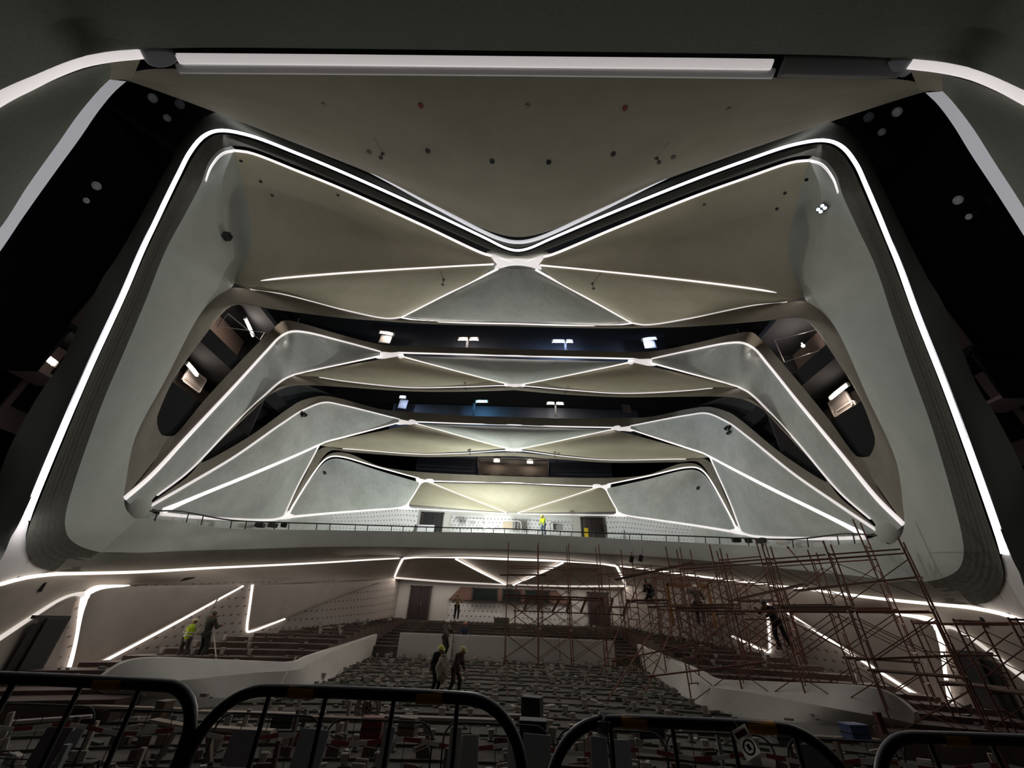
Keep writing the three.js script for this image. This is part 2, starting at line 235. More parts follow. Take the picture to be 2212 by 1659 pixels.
const t2Skirt = [[-0.57,17.31,-25.4],[-3.98,16.97,-25.22],[-8.35,16.65,-25],[-12.19,15.84,-23],[-13.27,15.43,-21.94],[-14.32,14.86,-20.9]];
both('ceiling_panel', (f) => coons(f(t2Skirt.slice().reverse()), f(t2Low.slice(7)), f([t2Skirt[5], t2Low[7]]), f([t2ArmIn[2], t2ArmIn[1], t2ArmIn[0]]), { n: 50, m: 20, bulge: .2 }), plasterSmooth, ceiling, ceiling);
function downTri(line, arm, bulge, mat = plasterSmooth) { const top = full(line), a0 = arm[arm.length - 1]; part('ceiling_panel', coons([a0, [0, a0[1], a0[2]], [-a0[0], a0[1], a0[2]]], top, arm.slice().reverse(), mir(arm.slice().reverse()), { n: 50, m: 26, bulge }), mat, ceiling); }
downTri(t2Line, t2ArmIn, .6, plasterPatchy);
const slot2 = [[0,17.22,-25.9],[-4,16.78,-25.61],[-8.39,16.5,-25.3],[-12.21,15.52,-23.3],[-13.63,14.42,-21.35],[-14.15,13.9,-20.6],[-14.2,13.24,-19.8],[-15.1,10.91,-19.39],[-15.1,8.31,-18],[-15.1,7.81,-17.97]];
const skirt2 = [[0,17.27,-25.5],[-3.98,16.91,-25.26],[-8.34,16.61,-25],[-12.18,15.8,-23],[-13.26,15.4,-21.95],[-14.23,14.89,-21],[-14.34,13.89,-20],[-14.9,12.87,-19.93],[-15,10.31,-18.74],[-15,7.13,-17.34],[-15,5.77,-16.41]];
both('gallery_rim', (f) => loft([f(skirt2), f(slot2)], { n: 80, m: 6, bulge: .08 }), plasterRim, ceiling, ceiling);

// tier 3
const t3Out = [[-15.1,7.81,-17.97],[-15.1,8.05,-18.28],[-15.1,10.31,-20.38],[-15.1,13.48,-22.81],[-15.42,15.13,-24.6],[-14.9,16.28,-26],[-14.06,16.77,-27.31],[-12,17.66,-30.6],[-10.3,18.22,-32],[-4.46,18.26,-32.56],[0,18.48,-33]];
const t3S = [[-15,5.21,-16.26],[-15,6.64,-17.67],[-15,8.82,-19.75],[-15,12.15,-22.49],[-15.29,14.43,-24.8],[-14.66,15.71,-26],[-13.82,16.11,-27.13],[-10.58,17.23,-31.6]];
const t3Line = [[-9.25,17.19,-32],[-4.79,17.33,-32.38],[0,17.55,-32.8]];
const t3Low = [[-15,5.27,-17.05],[-15,6.25,-18.4],[-15,9.2,-22.63],[-15.36,12,-26.8],[-15.06,12.92,-27.8],[-14.7,13.46,-28.3],[-13.94,14.08,-28.91],[-10.51,16.86,-31.6]];
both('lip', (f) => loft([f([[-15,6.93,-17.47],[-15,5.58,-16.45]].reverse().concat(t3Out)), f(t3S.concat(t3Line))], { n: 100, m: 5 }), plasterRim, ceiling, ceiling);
both('ceiling_panel', (f) => loft([f(t3S), f(t3Low)], { n: 90, m: 14, bulge: .2 }), plasterPatchy, ceiling, ceiling);
const t3ArmIn = [[-9.05,17.01,-32],[-4.76,16.3,-33],[-0.59,15.65,-34]];
const t3Skirt = [[-0.58,15.46,-34],[-4.69,14.93,-33.69],[-8.52,14.6,-33.4],[-14.11,13.47,-29.8],[-14.89,12.85,-27.8]];
both('ceiling_panel', (f) => coons(f(t3Skirt.slice().reverse()), f(t3Low.slice(4)), f([t3Skirt[4], t3Low[4]]), f([t3ArmIn[2], t3ArmIn[1], t3ArmIn[0]]), { n: 50, m: 20, bulge: .25 }), plasterSmooth, ceiling, ceiling);
downTri(t3Line, t3ArmIn, .7, plasterPatchy);
const skirt3 = [[0,15.3,-34],[-4.69,14.87,-33.67],[-8.51,14.55,-33.4],[-14.1,13.43,-29.8],[-14.82,12.9,-28.2],[-15.12,12.38,-27.9],[-14.9,10.29,-27],[-14.79,7.09,-25.8]];
const slot3 = [[0,15.16,-34.6],[-4.75,14.83,-34.27],[-8.63,14.56,-34],[-13.63,13.48,-30.6],[-14.61,12.96,-29],[-14.88,12.37,-28.7],[-14.95,10.38,-27.8],[-14.87,7.27,-26.2]];
both('gallery_rim', (f) => loft([f(skirt3), f(slot3)], { n: 70, m: 5, bulge: .05 }), plasterRim, ceiling, ceiling);

// dark lining at the back of the narrow side slots
{ const away = (p) => { const q = V(p), d = q.clone().sub(MID).normalize(); return q.addScaledVector(d, 1.1).toArray(); }, lining = std({ color: '#2b2b2c', roughness: .9 });
  both('slot_lining', (f) => loft([f(slot2.slice(4).map(away)), f(t3Out.slice(0, 7).reverse().map(away))], { n: 30, m: 5 }), lining, ceiling, ceiling); }
// tier 4 and the balcony's side walls
const t4Out = [[-14.96,8.72,-26.8],[-15.13,9.82,-27.6],[-15.23,11.89,-29],[-15.11,12.91,-29.8],[-14.9,13.36,-30.4],[-14.29,13.7,-31.5],[-12.46,13.85,-35],[-9.76,14.48,-38],[-3.75,14.54,-38.61],[0,14.65,-39]];
const t4S = [[-14.75,7.27,-26.2],[-14.88,7.82,-26.6],[-14.96,8.52,-27],[-15.16,10.75,-28.4],[-15.25,12.35,-29.6],[-15.04,12.91,-30.2],[-14.59,13.27,-31.2],[-12.62,13.75,-35],[-9.51,13.81,-38]];
const t4Line = [[-8.34,13.76,-38.6],[-5.13,13.81,-38.75],[0,13.97,-39]];
both('lip', (f) => loft([f(t4Out), f(t4S.slice(2).concat(t4Line))], { n: 80, m: 4 }), plasterRim, ceiling, ceiling);
const t4Bot = [[-14.75,7.27,-26.2],[-14.67,7.29,-26.8],[-13.76,8.45,-30.5],[-12.23,9.58,-34],[-10.55,10.63,-37],[-10.19,11.01,-37.6]];
const t4Arm = [[-10.11,11.1,-37.6],[-9.73,12.15,-37.92],[-9.32,13.44,-38.3]];
both('wall_panel', (f) => coons(f(t4Bot), f(t4S), f([t4Bot[0], t4S[0]]), f(t4Arm), { n: 50, m: 26, bulge: .25 }), plasterPatchy);
const t4ArmIn = [[-8.46,13.61,-38.6],[-5.06,12.54,-39.28],[-0.58,11.25,-40.2]];
const t4Foot = [[-10.1,10.76,-37.8],[-7.96,10.83,-38.33],[-4.44,10.98,-39.22],[-0.57,11.16,-40.2]];
both('wall_panel', (f) => coons(f(t4Foot), f([[-9.31,13.52,-38.4],[-8.88,13.71,-38.5],[-8.46,13.61,-38.6]]), f(t4Arm), f([t4ArmIn[2], t4ArmIn[1], t4ArmIn[0]]), { n: 40, m: 22, bulge: .25 }), plasterSmooth, wallB, wallB);
{ const top = full(t4Line), a0 = t4ArmIn[2]; part('wall_panel', coons([a0, [0, a0[1], a0[2]], [-a0[0], a0[1], a0[2]]], top, t4ArmIn.slice().reverse(), mir(t4ArmIn.slice().reverse()), { n: 50, m: 26, bulge: .35 }), plasterSmooth, wallB); }
const footL = [[-15,5.14,-17],[-15,5.45,-18.93],[-15,5.91,-21.48],[-14.46,6.22,-23],[-14.73,6.78,-25.2],[-14.78,7.06,-25.8]];
const vert3 = [[-14.78,7.06,-25.8],[-14.98,9.13,-26.54],[-15.04,11.5,-27.35],[-15.05,12.88,-27.8]];
both('wall_panel', (f) => coons(f(footL), f(t3Low.slice(0, 5)), f([footL[0], t3Low[0]]), f(vert3), { n: 60, m: 26, bulge: .2 }), plasterPatchy);

// ------------------------------------------------------------------ balcony and its walls
const bTop = [[-14.97,4.85,-16],[-14.86,5.01,-17.6],[-14.17,5.22,-20.2],[-12.86,5.64,-22.4],[-10.98,5.99,-24],[-7.88,6.43,-26],[-4.35,6.64,-26.8],[0,6.74,-27]];
const bMid = [[-14.95,3.42,-14.52],[-14.9,3.35,-15.25],[-14.45,3.52,-16.4],[-14.22,3.76,-17.6],[-13.5,4.25,-20.2],[-10.67,5.04,-23.8],[-7.63,5.46,-25.8],[-4.19,5.62,-26.6],[0,5.68,-26.8]];
const bBot = [[-15,2.61,-14.18],[-15,2.67,-15.24],[-14.5,2.9,-16.8],[-13.98,3.39,-19.8],[-12.84,3.76,-21.8],[-10.74,4.34,-24.6],[-8.72,4.81,-26.6],[-7.13,5.11,-27.6],[-3.73,5.3,-28],[0,5.34,-28]];
const balcony = struct('balcony'), balTop = [galRim[9]].concat(bTop.slice(1));
part('balcony_front', loft([full(balTop), full(bMid.slice(1))], { n: 140, m: 10, bulge: .08 }), plasterGrey, balcony);
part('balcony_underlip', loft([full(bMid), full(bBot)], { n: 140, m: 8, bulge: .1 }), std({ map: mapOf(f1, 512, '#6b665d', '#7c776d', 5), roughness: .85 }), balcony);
part('balcony_top', loft([full(balTop), full(balTop.map(([x, y, z]) => [x * 1.0, y - .02, z - .35]))], { n: 140, m: 3 }), plasterGrey, balcony);
part('balcony_deck', loft([full([[-15.1, 4.8, -16]].concat(bTop.map(([x, y, z]) => [x, y - .3, z - .3]))), [[-18, 5.6, -26], [-17, 6, -31], [-14, 7, -38], [-6, 8, -41], [0, 8.1, -41.2], [6, 8, -41], [14, 7, -38], [17, 6, -31], [18, 5.6, -26]]], { n: 60, m: 12 }), std({ color: '#6b6660', roughness: .9 }), balcony);
const perfTexture = (base, hole) => {   // drilled diamonds in slanting rows
  const s = 512, c = document.createElement('canvas'); c.width = c.height = s; const g = c.getContext('2d'); g.fillStyle = base; g.fillRect(0, 0, s, s);
  for (let j = 0; j < 8; j++) for (let i = 0; i < 8; i++) { const x = (i + (j % 2) * .5 + .25) * 64, y = (j + .5) * 64, k = 15 + 3 * Math.sin(i * 2 + j); g.fillStyle = hole; for (const o of [0, -s]) { g.beginPath(); g.moveTo(x + o - k, y + 4); g.lineTo(x + o, y - 9); g.lineTo(x + o + k, y - 4); g.lineTo(x + o, y + 9); g.fill(); } }
  const t = new THREE.CanvasTexture(c); t.colorSpace = THREE.SRGBColorSpace; t.wrapS = t.wrapT = THREE.RepeatWrapping; t.repeat.set(1 / 2.9, 1 / 2.9); return t;
};
const perfWall = std({ map: perfTexture('#aca29a', '#6b615a'), roughness: .7 }), perfUpper = std({ map: perfTexture('#d3d2cf', '#5a5a5e'), roughness: .65 });
const paintWall = std({ map: mapOf(f1, 512, '#c6c2ba', '#d2cec8', 8), roughness: .6 });
// upper back wall
const upTop = [[-15.1,5.23,-15.98],[-15.1,5.16,-16.54],[-15.1,5.11,-17.15],[-15.1,5.4,-19.11],[-15.1,5.85,-21.67],[-14.62,6.2,-23.3],[-14.84,6.96,-26],[-14.69,7.32,-27.2],[-13.83,8.43,-30.7],[-12.28,9.55,-34.2],[-10.25,10.85,-38],[-9.26,11,-39]];
both('side_wall', (f) => loft([f(upTop.slice(0, 9)), f(upTop.slice(0, 9).map(([x, y, z]) => [x, 4.4, z]))], { n: 40, m: 8 }), plasterPatchy);
both('perforated_panel', (f) => loft([f(upTop.slice(8)), f(upTop.slice(8).map(([x, y, z]) => [x, 6, z]))], { n: 30, m: 8 }), perfUpper);

// ------------------------------------------------------------------ under the balcony
const soffit = [[-15.25,0.74,-14],[-15.2,1.23,-14.43],[-15.16,1.67,-14.82],[-15.11,1.94,-15.23],[-15.06,2.17,-15.64],[-14.94,2.43,-17.19],[-14.23,2.62,-19.17],[-13.21,2.87,-21.66],[-10.98,3.4,-25.68],[-9.33,4.08,-30.92],[-9.29,4.56,-34.4]];
both('soffit', (f) => loft([f([[-15.3, 2.5, -11.5]].concat([[-15.05,2.1,-12.94],[-15,2.3,-13.41]]).concat(bBot.slice(0, 8))), f([[-15.4, .6, -12.5]].concat(soffit))], { n: 90, m: 12, bulge: -.12 }), plasterLow, balcony, balcony);
const kTop = [[-7.07,5.11,-28],[-6.22,5.22,-28],[-3.86,5.3,-28],[0,5.29,-28]], kLeg = [[-9.3,4.54,-34.6],[-8.19,4.84,-31.15],[-7.13,5.11,-28]], kBot = [[-9.29,4.48,-34.6],[-5.28,4.37,-34.96],[-0.32,4.36,-35.4]], kDiag = [[-0.32,4.36,-35.4],[-2.36,4.87,-30.84],[-3.61,5.23,-28.1]];
both('soffit_panel', (f) => coons(f(kBot), f(kTop.slice(0, 3).concat([kDiag[2]])), f(kLeg), f(kDiag), { bulge: .12 }), plasterLow, balcony, balcony);
part('soffit_panel', coons([kDiag[0], [0, kDiag[0][1], kDiag[0][2]], [-kDiag[0][0], kDiag[0][1], kDiag[0][2]]], full([kDiag[2], kTop[3]]), kDiag, mir(kDiag), { bulge: .12 }), plasterLow, balcony);
const lowPlan = [[-15.4, 9], [-15.3, 14], [-14.9, 17.5], [-13.3, 21.5], [-10.8, 26], [-9.3, 31], [-9.2, 36.2]].flatMap((p, i, a) => i && i === 1 ? [[-15.36, 12], p, [-15.1, 15.6]] : [p]), lowTop = [.3, .45, .8, 2.2, 2.45, 2.95, 3.5, 4.2, 4.9];
both('perforated_panel', (f) => loft([f(lowPlan.map(([x, d]) => [x, -1.8, -d])), f(lowPlan.map(([x, d], i) => [x, lowTop[i], -d]))], { n: 80, m: 14, lin: true }), perfWall);
// raised plain panels on the side walls, framed by the light lines
both('raised_panel', (f) => coons(f([[-14.74,-0.36,-16.41],[-14.56,0.24,-17.59],[-13.95,1.28,-19.13],[-13.15,2.72,-21.34]]), f([[-14.83,2.02,-15.68],[-14.8,2.17,-15.9],[-14.78,2.39,-17.25],[-13.3,2.79,-21.24]]), f([[-14.74,-0.36,-16.41],[-14.77,0.41,-16.15],[-14.82,1.51,-15.76],[-14.83,2.02,-15.68]]), f([[-13.15,2.72,-21.34],[-13.3,2.79,-21.24]]), { n: 40, m: 26, bulge: .1 }), plasterLow);
both('raised_panel', (f) => coons(f([[-12.59,0.96,-22.37],[-11.81,1.47,-23.78],[-10.5,2.56,-26.48],[-9.2,3.91,-30.96]]), f([[-12.79,2.86,-22],[-11.77,3.1,-24.05],[-10.4,3.51,-27.04],[-9.24,4,-31.03]]), f([[-12.59,0.96,-22.37],[-12.7,1.94,-22.18],[-12.79,2.86,-22]]), f([[-9.2,3.91,-30.96],[-9.24,4,-31.03]]), { n: 40, m: 20, bulge: .08 }), plasterLow);
both('raised_panel', (f) => loft([f([[-15.2, -1.6, -13], [-15, -1.6, -15], [-14.9, -1.6, -16.4]]), f([[-15.15,0.29,-13.5],[-15.13,1.13,-14.43],[-15.02,1.94,-15.4]])], { n: 20, m: 10 }), plasterLow);
both('wing_end', (f) => { const c = f([[-15.15,5.16,-16.01]])[0], g = new THREE.SphereGeometry(1, 24, 16); g.scale(.3, .5, .62); g.translate(c[0], c[1], c[2]); return g; }, plasterGrey);
// back wall of the stalls with its booth recess
part('back_panel', box(18.6, 7, .3, 0, 2.2, -36.4), paintWall, wallB);
for (const s of [-1, 1]) part('perforated_panel', loft([[[s * 4.9, 1.5, -36.22], [s * .5, 1.5, -36.22]], [[s * 4.9, 3.15, -36.22], [s * .5, 3.15, -36.22]]], { n: 8, m: 4, lin: true }), perfUpper, wallB);
{ const sh = new THREE.Shape([[-4.95, 3.15], [-4.0, 4.1], [3.9, 4.1], [5.0, 3.15]].map((p) => new THREE.Vector2(...p))), g = new THREE.ExtrudeGeometry(sh, { depth: .3, bevelEnabled: false }); g.translate(0, 0, -36.3); part('booth_fascia', g, std({ color: '#6b5046', roughness: .8 }), wallB); }
// back wall of the balcony
part('back_panel', box(30, 6, .3, 0, 9.6, -40.9), paintWall, wallB);
for (const [a, b] of [[-6.2, 6.2], [-14, -9.6], [9.6, 14]]) part('perforated_panel', loft([[[a, 8.7, -40.72], [b, 8.7, -40.72]], [[a, 11, -40.72], [b, 11, -40.72]]], { n: 8, m: 4, lin: true }), perfUpper, wallB);

// ------------------------------------------------------------------ stepped floor
const stepWell = std({ map: mapOf(f2, 512, '#423d36', '#5b544b', 3), roughness: .9 }), stepGreen = std({ map: mapOf(f2, 512, '#3a3d33', '#525347', 3), roughness: .9 }), stepRed = std({ map: mapOf(f2, 512, '#463733', '#5f4e47', 3), roughness: .9 });
const RC = 16;   // rows are arcs about a point behind the stage
const rowZ = (D, x) => -(Math.sqrt((D + RC) ** 2 - x * x) - RC);
function rowStep(D, y, x0, x1, depth = .97, thick = .55) {
  const n = Math.max(3, Math.ceil(Math.abs(x1 - x0) / .9)), pos = [], idx = [], uv = [];
  for (let i = 0; i <= n; i++) { const x = x0 + (x1 - x0) * i / n; for (const [d, h] of [[0, -thick], [0, 0], [depth, 0], [depth, -thick]]) { pos.push(x, y + h, rowZ(D + d, x)); uv.push(x, d + h); } }
  for (let i = 0; i < n; i++) for (let k = 0; k < 3; k++) { const a = i * 4 + k, b = a + 1; idx.push(a, a + 4, b, b, a + 4, b + 4); }
  const e = n * 4; idx.push(0, 1, 2, 0, 2, 3, e, e + 2, e + 1, e, e + 3, e + 2);
  let g = new THREE.BufferGeometry(); g.setAttribute('position', new THREE.Float32BufferAttribute(pos, 3)); g.setAttribute('uv', new THREE.Float32BufferAttribute(uv, 2)); g.setIndex(idx); g = g.toNonIndexed(); g.computeVertexNormals(); return g;
}
const sideX = (D) => { for (let i = 0; i < lowPlan.length - 1; i++) { const [x0, d0] = lowPlan[i], [x1, d1] = lowPlan[i + 1]; if (D <= d1) return x0 + (x1 - x0) * (D - d0) / (d1 - d0); } return -9.2; };
const wellY = (D) => -1.12 + Math.max(0, D - 11) * .058, sideY = (D) => { const t = [[14, -.6], [16, -.4], [18, -.1], [20.1, .19], [22.5, .68], [24, .88], [26, 1.14], [33.6, 1.66], [37, 1.75]]; for (let i = 0; i < t.length - 1; i++) if (D <= t[i + 1][0]) return t[i][1] + (t[i + 1][1] - t[i][1]) * (D - t[i][0]) / (t[i + 1][0] - t[i][0]); return 1.75; };
part('pit_floor', box(31, .3, 8.2, 0, -1.3, -7.5), stepWell, floor);
const rows = [];
for (let i = 0; i < 17; i++) { const D = 11 + i * .96, y = wellY(D), w = D < 14.5 ? 14.6 : D < 17.3 ? 10.5 - (D - 14.5) * .9 : 7.9; rows.push(['well', D, y, w]); part('row_step', rowStep(D, y, -w, w), [stepGreen, stepWell, stepWell][i % 3], floor); }
for (let i = 0; i < 10; i++) { const D = 27.4 + i * .95, y = .3 + i * .15; rows.push(['upper', D, y, 7.9]); part('row_step', rowStep(D, y, -7.9, 7.9, .97, .9), stepWell, floor); }
for (let i = 0; i < 22; i++) { const D = 15.2 + i * .95, y = sideY(D), x = sideX(D) + .05, xi = D < 16.5 ? -10.4 : D < 18 ? -8.6 : -7.95; rows.push(['side', D, y, x]); if (x < xi - .4) for (const s of [1, -1]) part('row_step', rowStep(D, y, s * x, s * xi, .97, 1.2), stepRed, floor); }

// low curved parapets round the middle block
const wTop = [[-11.79,-0.15,-14.2],[-11.49,0.15,-14.2],[-11.24,0.3,-14.3],[-10.71,0.37,-14.6],[-9.49,0.28,-15.8],[-8.64,0.2,-16.8],[-7.77,0.15,-17.6],[-7.77,0.26,-18.8],[-7.7,0.49,-22],[-7.61,0.85,-27]];
const wFold = [[-11.49,-0.38,-14],[-11.05,-0.3,-14],[-10.41,-0.23,-14],[-9.82,-0.17,-14.2],[-9.05,-0.12,-15.4],[-8.31,-0.08,-16.4],[-7.51,-0.06,-17.4],[-7.59,0.1,-18.8],[-7.64,0.44,-22],[-7.6,0.8,-27]];
const wBot = [[-11.5,-0.66,-14.2],[-10.91,-0.61,-14.2],[-10.13,-0.59,-14.4],[-9.23,-0.6,-14.9],[-8.52,-0.66,-15.6],[-7.95,-0.74,-16.5],[-7.29,-0.78,-17.6],[-7.18,-0.68,-19],[-7.3,-0.57,-22],[-7.65,-0.44,-27]];
const parMat = std({ map: mapOf(f1, 512, '#b9b5ab', '#c9c5bc', 5), roughness: .75 });
for (const f of [(p) => p, mir]) {
  const low = f(wBot).map(([x, y, z]) => [x, y - .5, z]), back = f(wTop).map(([x, y, z]) => [x + Math.sign(x) * .22, y, z - .14]);
  part('parapet', loft([low, f(wBot), f(wFold), f(wTop), back, back.map(([x, y, z]) => [x, y - 1.6, z])], { n: 60, m: 31 }), parMat, floor); { const q = floor.children[floor.children.length - 1]; q.geometry = toCreasedNormals(q.geometry, .35); }
  part('parapet_end', loft([[f(wTop)[9], f(wBot)[9]], [back[9], [back[9][0], f(wBot)[9][1], back[9][2]]]], { n: 3, m: 3 }), parMat, floor);
}
for (let i = 0; i < 4; i++) { const a = -6.25 + i * 3.13, z = rowZ(27.2, a + 1.5); part('parapet', rbox(3.1, 1.35, .2, .03, a + 1.55, .3, z), parMat, floor); }

// ================================================================== BUILT-IN LIGHT LINES (each connected line is one fitting)
const strip = (t, pts, w0, w1, mat, name = 'light_strip', o = {}) => { part(name, ribbon(pts, w0, w1, { lift: .05, ...o }), mat, t); part(name, ribbon(mir(pts), w0, w1, { lift: .05, ...o }), mat, t); };
{ // portal slit
  const t = thing('portal_light', 'long white light slot across the top of the portal, curving down at both corners', 'light');
  part('light_strip', ribbon(portalStrip, .27, .27, { target: new THREE.Vector3(0, 4, -2), t: .12 }), bandWhite(), t);
  part('light_strip', ribbon(mir(portalStrip), .27, .27, { target: new THREE.Vector3(0, 4, -2), t: .12 }), bandWhite(), t);
  const a = [[-12.13,18.25,-5.45],[-6.21,18.25,-5.43],[-0.06,18.25,-5.42],[6.08,18.25,-5.4],[8.74,18.25,-5.4]];
  part('light_trough', ribbon(a, .3, .3, { target: new THREE.Vector3(0, 4, -2), t: .1, lin: true }), slitGlow, t);
  part('trough_lip', ribbon([[-12.38,18.3,-5.75],[-0.06,18.3,-5.69],[8.97,18.3,-5.67]], .3, .3, { target: new THREE.Vector3(0, 4, -2), t: .1, lin: true }), std({ color: '#d6d4d5', roughness: .6 }), t);
  { const q = new THREE.Vector3(0, 4, -2); runLights(a, .3, WHITE, 3, .2, q); runBoth(portalStrip.slice(0, 6), .26, WHITE, 3, .3, q); }
  part('blank_trough', ribbon([[9.13,18.3,-5.44],[11.03,18.3,-5.45],[13.25,18.3,-5.46]], .62, .56, { target: new THREE.Vector3(0, 4, -2), t: .1, lin: true }), std({ color: '#6a6a6a', roughness: .6 }), t);
  part('end_scoop', plate([[-13.27,18.25,-5.29],[-12.1,18.25,-5.28],[-12.12,18.25,-5.44],[-12.54,18.25,-5.64],[-13.06,18.25,-5.7],[-13.35,18.25,-5.6]], .04), std({ color: '#85868a', roughness: .6 }), t);
  part('end_scoop', plate([[12.58,18.25,-5.25],[13.53,18.25,-5.27],[13.61,18.25,-5.5],[13.49,18.25,-5.68],[13.12,18.25,-5.62]], .04), std({ color: '#85868a', roughness: .6 }), t);
}
function bandWhite() { return bandWhite.m ??= glow(WHITE, .3); }
{ const t = thing('band_light', 'broad pale light band down the left edge of the dark side opening', 'light'); part('light_strip', loft([bandIn, bandOut], { n: 50, m: 4 }), bandGlow, t); runBoth(bandIn.slice(0, 7), .5, COOL, 2, .12); }
{ const t = thing('band_light', 'broad pale light band down the right edge of the dark side opening', 'light'); part('light_strip', loft([mir(bandIn), mir(bandOut)], { n: 50, m: 4 }), bandGlow, t); }
{ const t = thing('reflector_light', 'bright V-shaped light line under the tip of the ceiling reflector', 'light');
  const c = [[0,19.95,-14.22],[-1.02,19.95,-14],[-4.27,19.95,-12.17],[-6.69,19.9,-10.61],[-8.21,19.8,-9.63],[-8.8,19.7,-9.32]];
  part('light_strip', ribbon(fullC(c), (s) => .02 + .2 * Math.pow(Math.sin(Math.PI * s), 1.2), 0, { n: 90 }), glow(COOL, .27), t); runLights(fullC(c.slice(0, 4)), .18, WHITE, 6, LIGHT * .6); }
{ const t = thing('ring_light', 'long white light line framing the whole hall from the ceiling V down both sides', 'light');
  part('light_strip', ribbon(fullC(ringS), (s) => { const q = Math.abs(s - .5) * 2; return .13 + .09 * Math.min(1, Math.max(0, (q - .45) * 4)); }, 0, { n: 260 }), ringGlow, t); runLights(fullC(ringS), .17, COOL, 22);
  for (const f of [(q) => q, mir]) { part('flared_foot', loft([f([[-15.05,2.9,-13.25],[-15.05,2.67,-13.68],[-15.05,2.63,-14.21],[-15.05,2.69,-15.28],[-15.05,2.77,-16.06]]), f([[-15.05,2.35,-13.29],[-15.05,2.44,-13.78],[-15.05,2.52,-14.29],[-15.05,2.65,-15.31],[-15.05,2.74,-16.08]])], { n: 20, m: 4 }), std({ color: '#d8d2cc', roughness: .6 }), t); }
  runBoth([[-14.75,3.91,-12.24],[-14.6,3.47,-12.2]], .3, COOL, 1, LIGHT * 1.8, new THREE.Vector3(-9, -14, -13));  // extra area light added to brighten the flared foot
  // flared foot where the line opens out and turns along the balcony
  for (const f of [(p) => p, mir]) part('flared_foot', loft([f([[-15.05,4,-12.34],[-15.05,3.63,-12.4],[-15.05,3.27,-12.43],[-15.05,2.72,-12.54],[-15.05,2.28,-12.35],[-15.05,1.91,-12.15]]), f([[-15.05,3.84,-12.61],[-15.05,3.43,-12.79],[-15.05,3.13,-13.02],[-15.05,2.9,-13.25],[-15.05,2.63,-13.27],[-15.05,2.34,-13.27],[-15.05,2.16,-12.91],[-15.05,1.78,-12.24]])], { n: 30, m: 8 }), std({ color: '#d8d2cc', roughness: .6 }), t);
}
{ const t = thing('under_balcony_light', 'bright light line running along the bottom edge of the balcony front', 'light');
  const c = [[-15.05,2.12,-12.93],[-15,2.33,-13.39],[-15,2.53,-14.26],[-14.95,2.65,-15.2],[-14.4,2.87,-16.7],[-13.9,3.36,-19.7],[-12.77,3.73,-21.7],[-10.69,4.3,-24.5],[-8.68,4.78,-26.5],[-7.24,5.04,-27.5]];
  strip(t, c, .1, .07, lowGlow, 'light_strip', { n: 60, target: new THREE.Vector3(0, 0, -10) }); runBoth(c, .12, WARM, 5, LIGHT * 1.4, new THREE.Vector3(0, 0, -10)); }
{ const t = thing('x_light', 'X-shaped light with long arms meeting at a hub in the ceiling centre', 'light');
  strip(t, armTop, .14, .08, stripGlow); strip(t, armMid.slice(0, -1).concat([[-14.87,16.65,-14.6]]), .09, .05, stripGlow); strip(t, armLow, .11, .09, stripGlow);
  strip(t, baySkirtC, .07, .07, stripGlow); runBoth(armTop, .11, WHITE, 3); runBoth(armMid, .07, WHITE, 3); runBoth(armLow, .1, WHITE, 2); runBoth(baySkirtC, .07, WHITE, 1);
  strip(t, [[-12.79,19.3,-9.09],[-13.09,18.81,-9],[-13.72,18.55,-9.4],[-14.6,18.63,-10.2]], .08, .012, hubGlow); strip(t, [[-7.87,19.29,-20],[-8.7,18.72,-19.49],[-11.02,18.23,-18.2],[-13.49,17.31,-16],[-14.37,16.52,-14.9]], .12, .05, hubGlow);
  part('hub_backing', plate([[-1.76,20,-15.01],[0.03,20,-15.16],[1.87,20,-14.98],[1.99,20,-16.44],[0.05,20,-16.32],[-1.9,20,-16.56]], .01, 40), plasterGrey, t);
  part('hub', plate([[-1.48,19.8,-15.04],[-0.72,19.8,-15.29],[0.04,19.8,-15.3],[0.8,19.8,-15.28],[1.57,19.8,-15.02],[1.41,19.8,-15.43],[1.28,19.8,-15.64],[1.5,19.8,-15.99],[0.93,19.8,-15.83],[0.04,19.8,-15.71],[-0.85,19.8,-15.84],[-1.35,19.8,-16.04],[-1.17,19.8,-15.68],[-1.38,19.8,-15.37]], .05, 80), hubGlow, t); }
const t3Soft = glow(WHITE, .26);
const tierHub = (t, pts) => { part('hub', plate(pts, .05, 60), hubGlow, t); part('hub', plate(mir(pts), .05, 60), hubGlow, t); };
{ const t = thing('tier_light', 'light lines of the highest ceiling tier below the X, with two side hubs', 'light', 'ceiling tier lights');
  strip(t, t2S, .17, .09, glow(WHITE, .36), 'light_strip', { n: 90 }); part('light_strip', ribbon(full(t2Line), .1, .1), stripGlow, t); strip(t, t2Low.slice(7), .06, .1, stripGlow); strip(t, t2ArmIn, .1, .1, stripGlow); runBoth(t2S, .14, WHITE, 5); runLights(full(t2Line), .1, WHITE, 2); runBoth(t2Low.slice(7), .08, WHITE, 1); runBoth(t2ArmIn, .1, WHITE, 1);
  part('light_strip', ribbon(full(t2Skirt.slice(0, 5).reverse().concat([[0,17.31,-25.5]])), .08, .08), hubGlow, t); strip(t, t2Low.slice(2, 8), .06, .1, hubGlow);
  tierHub(t, [[-10.32,18.41,-22.8],[-9.42,18.63,-23],[-8.44,18.45,-23],[-8.23,18.03,-23],[-9.24,17.91,-23],[-10.18,17.78,-22.8]]); part('hub', plate(full([[-0.79,17.41,-25.3],[0,17.53,-25.3]]).concat(full([[-0.78,17.2,-25.3],[0,17.23,-25.3]]).reverse()), .03, 30), hubGlow, t); }
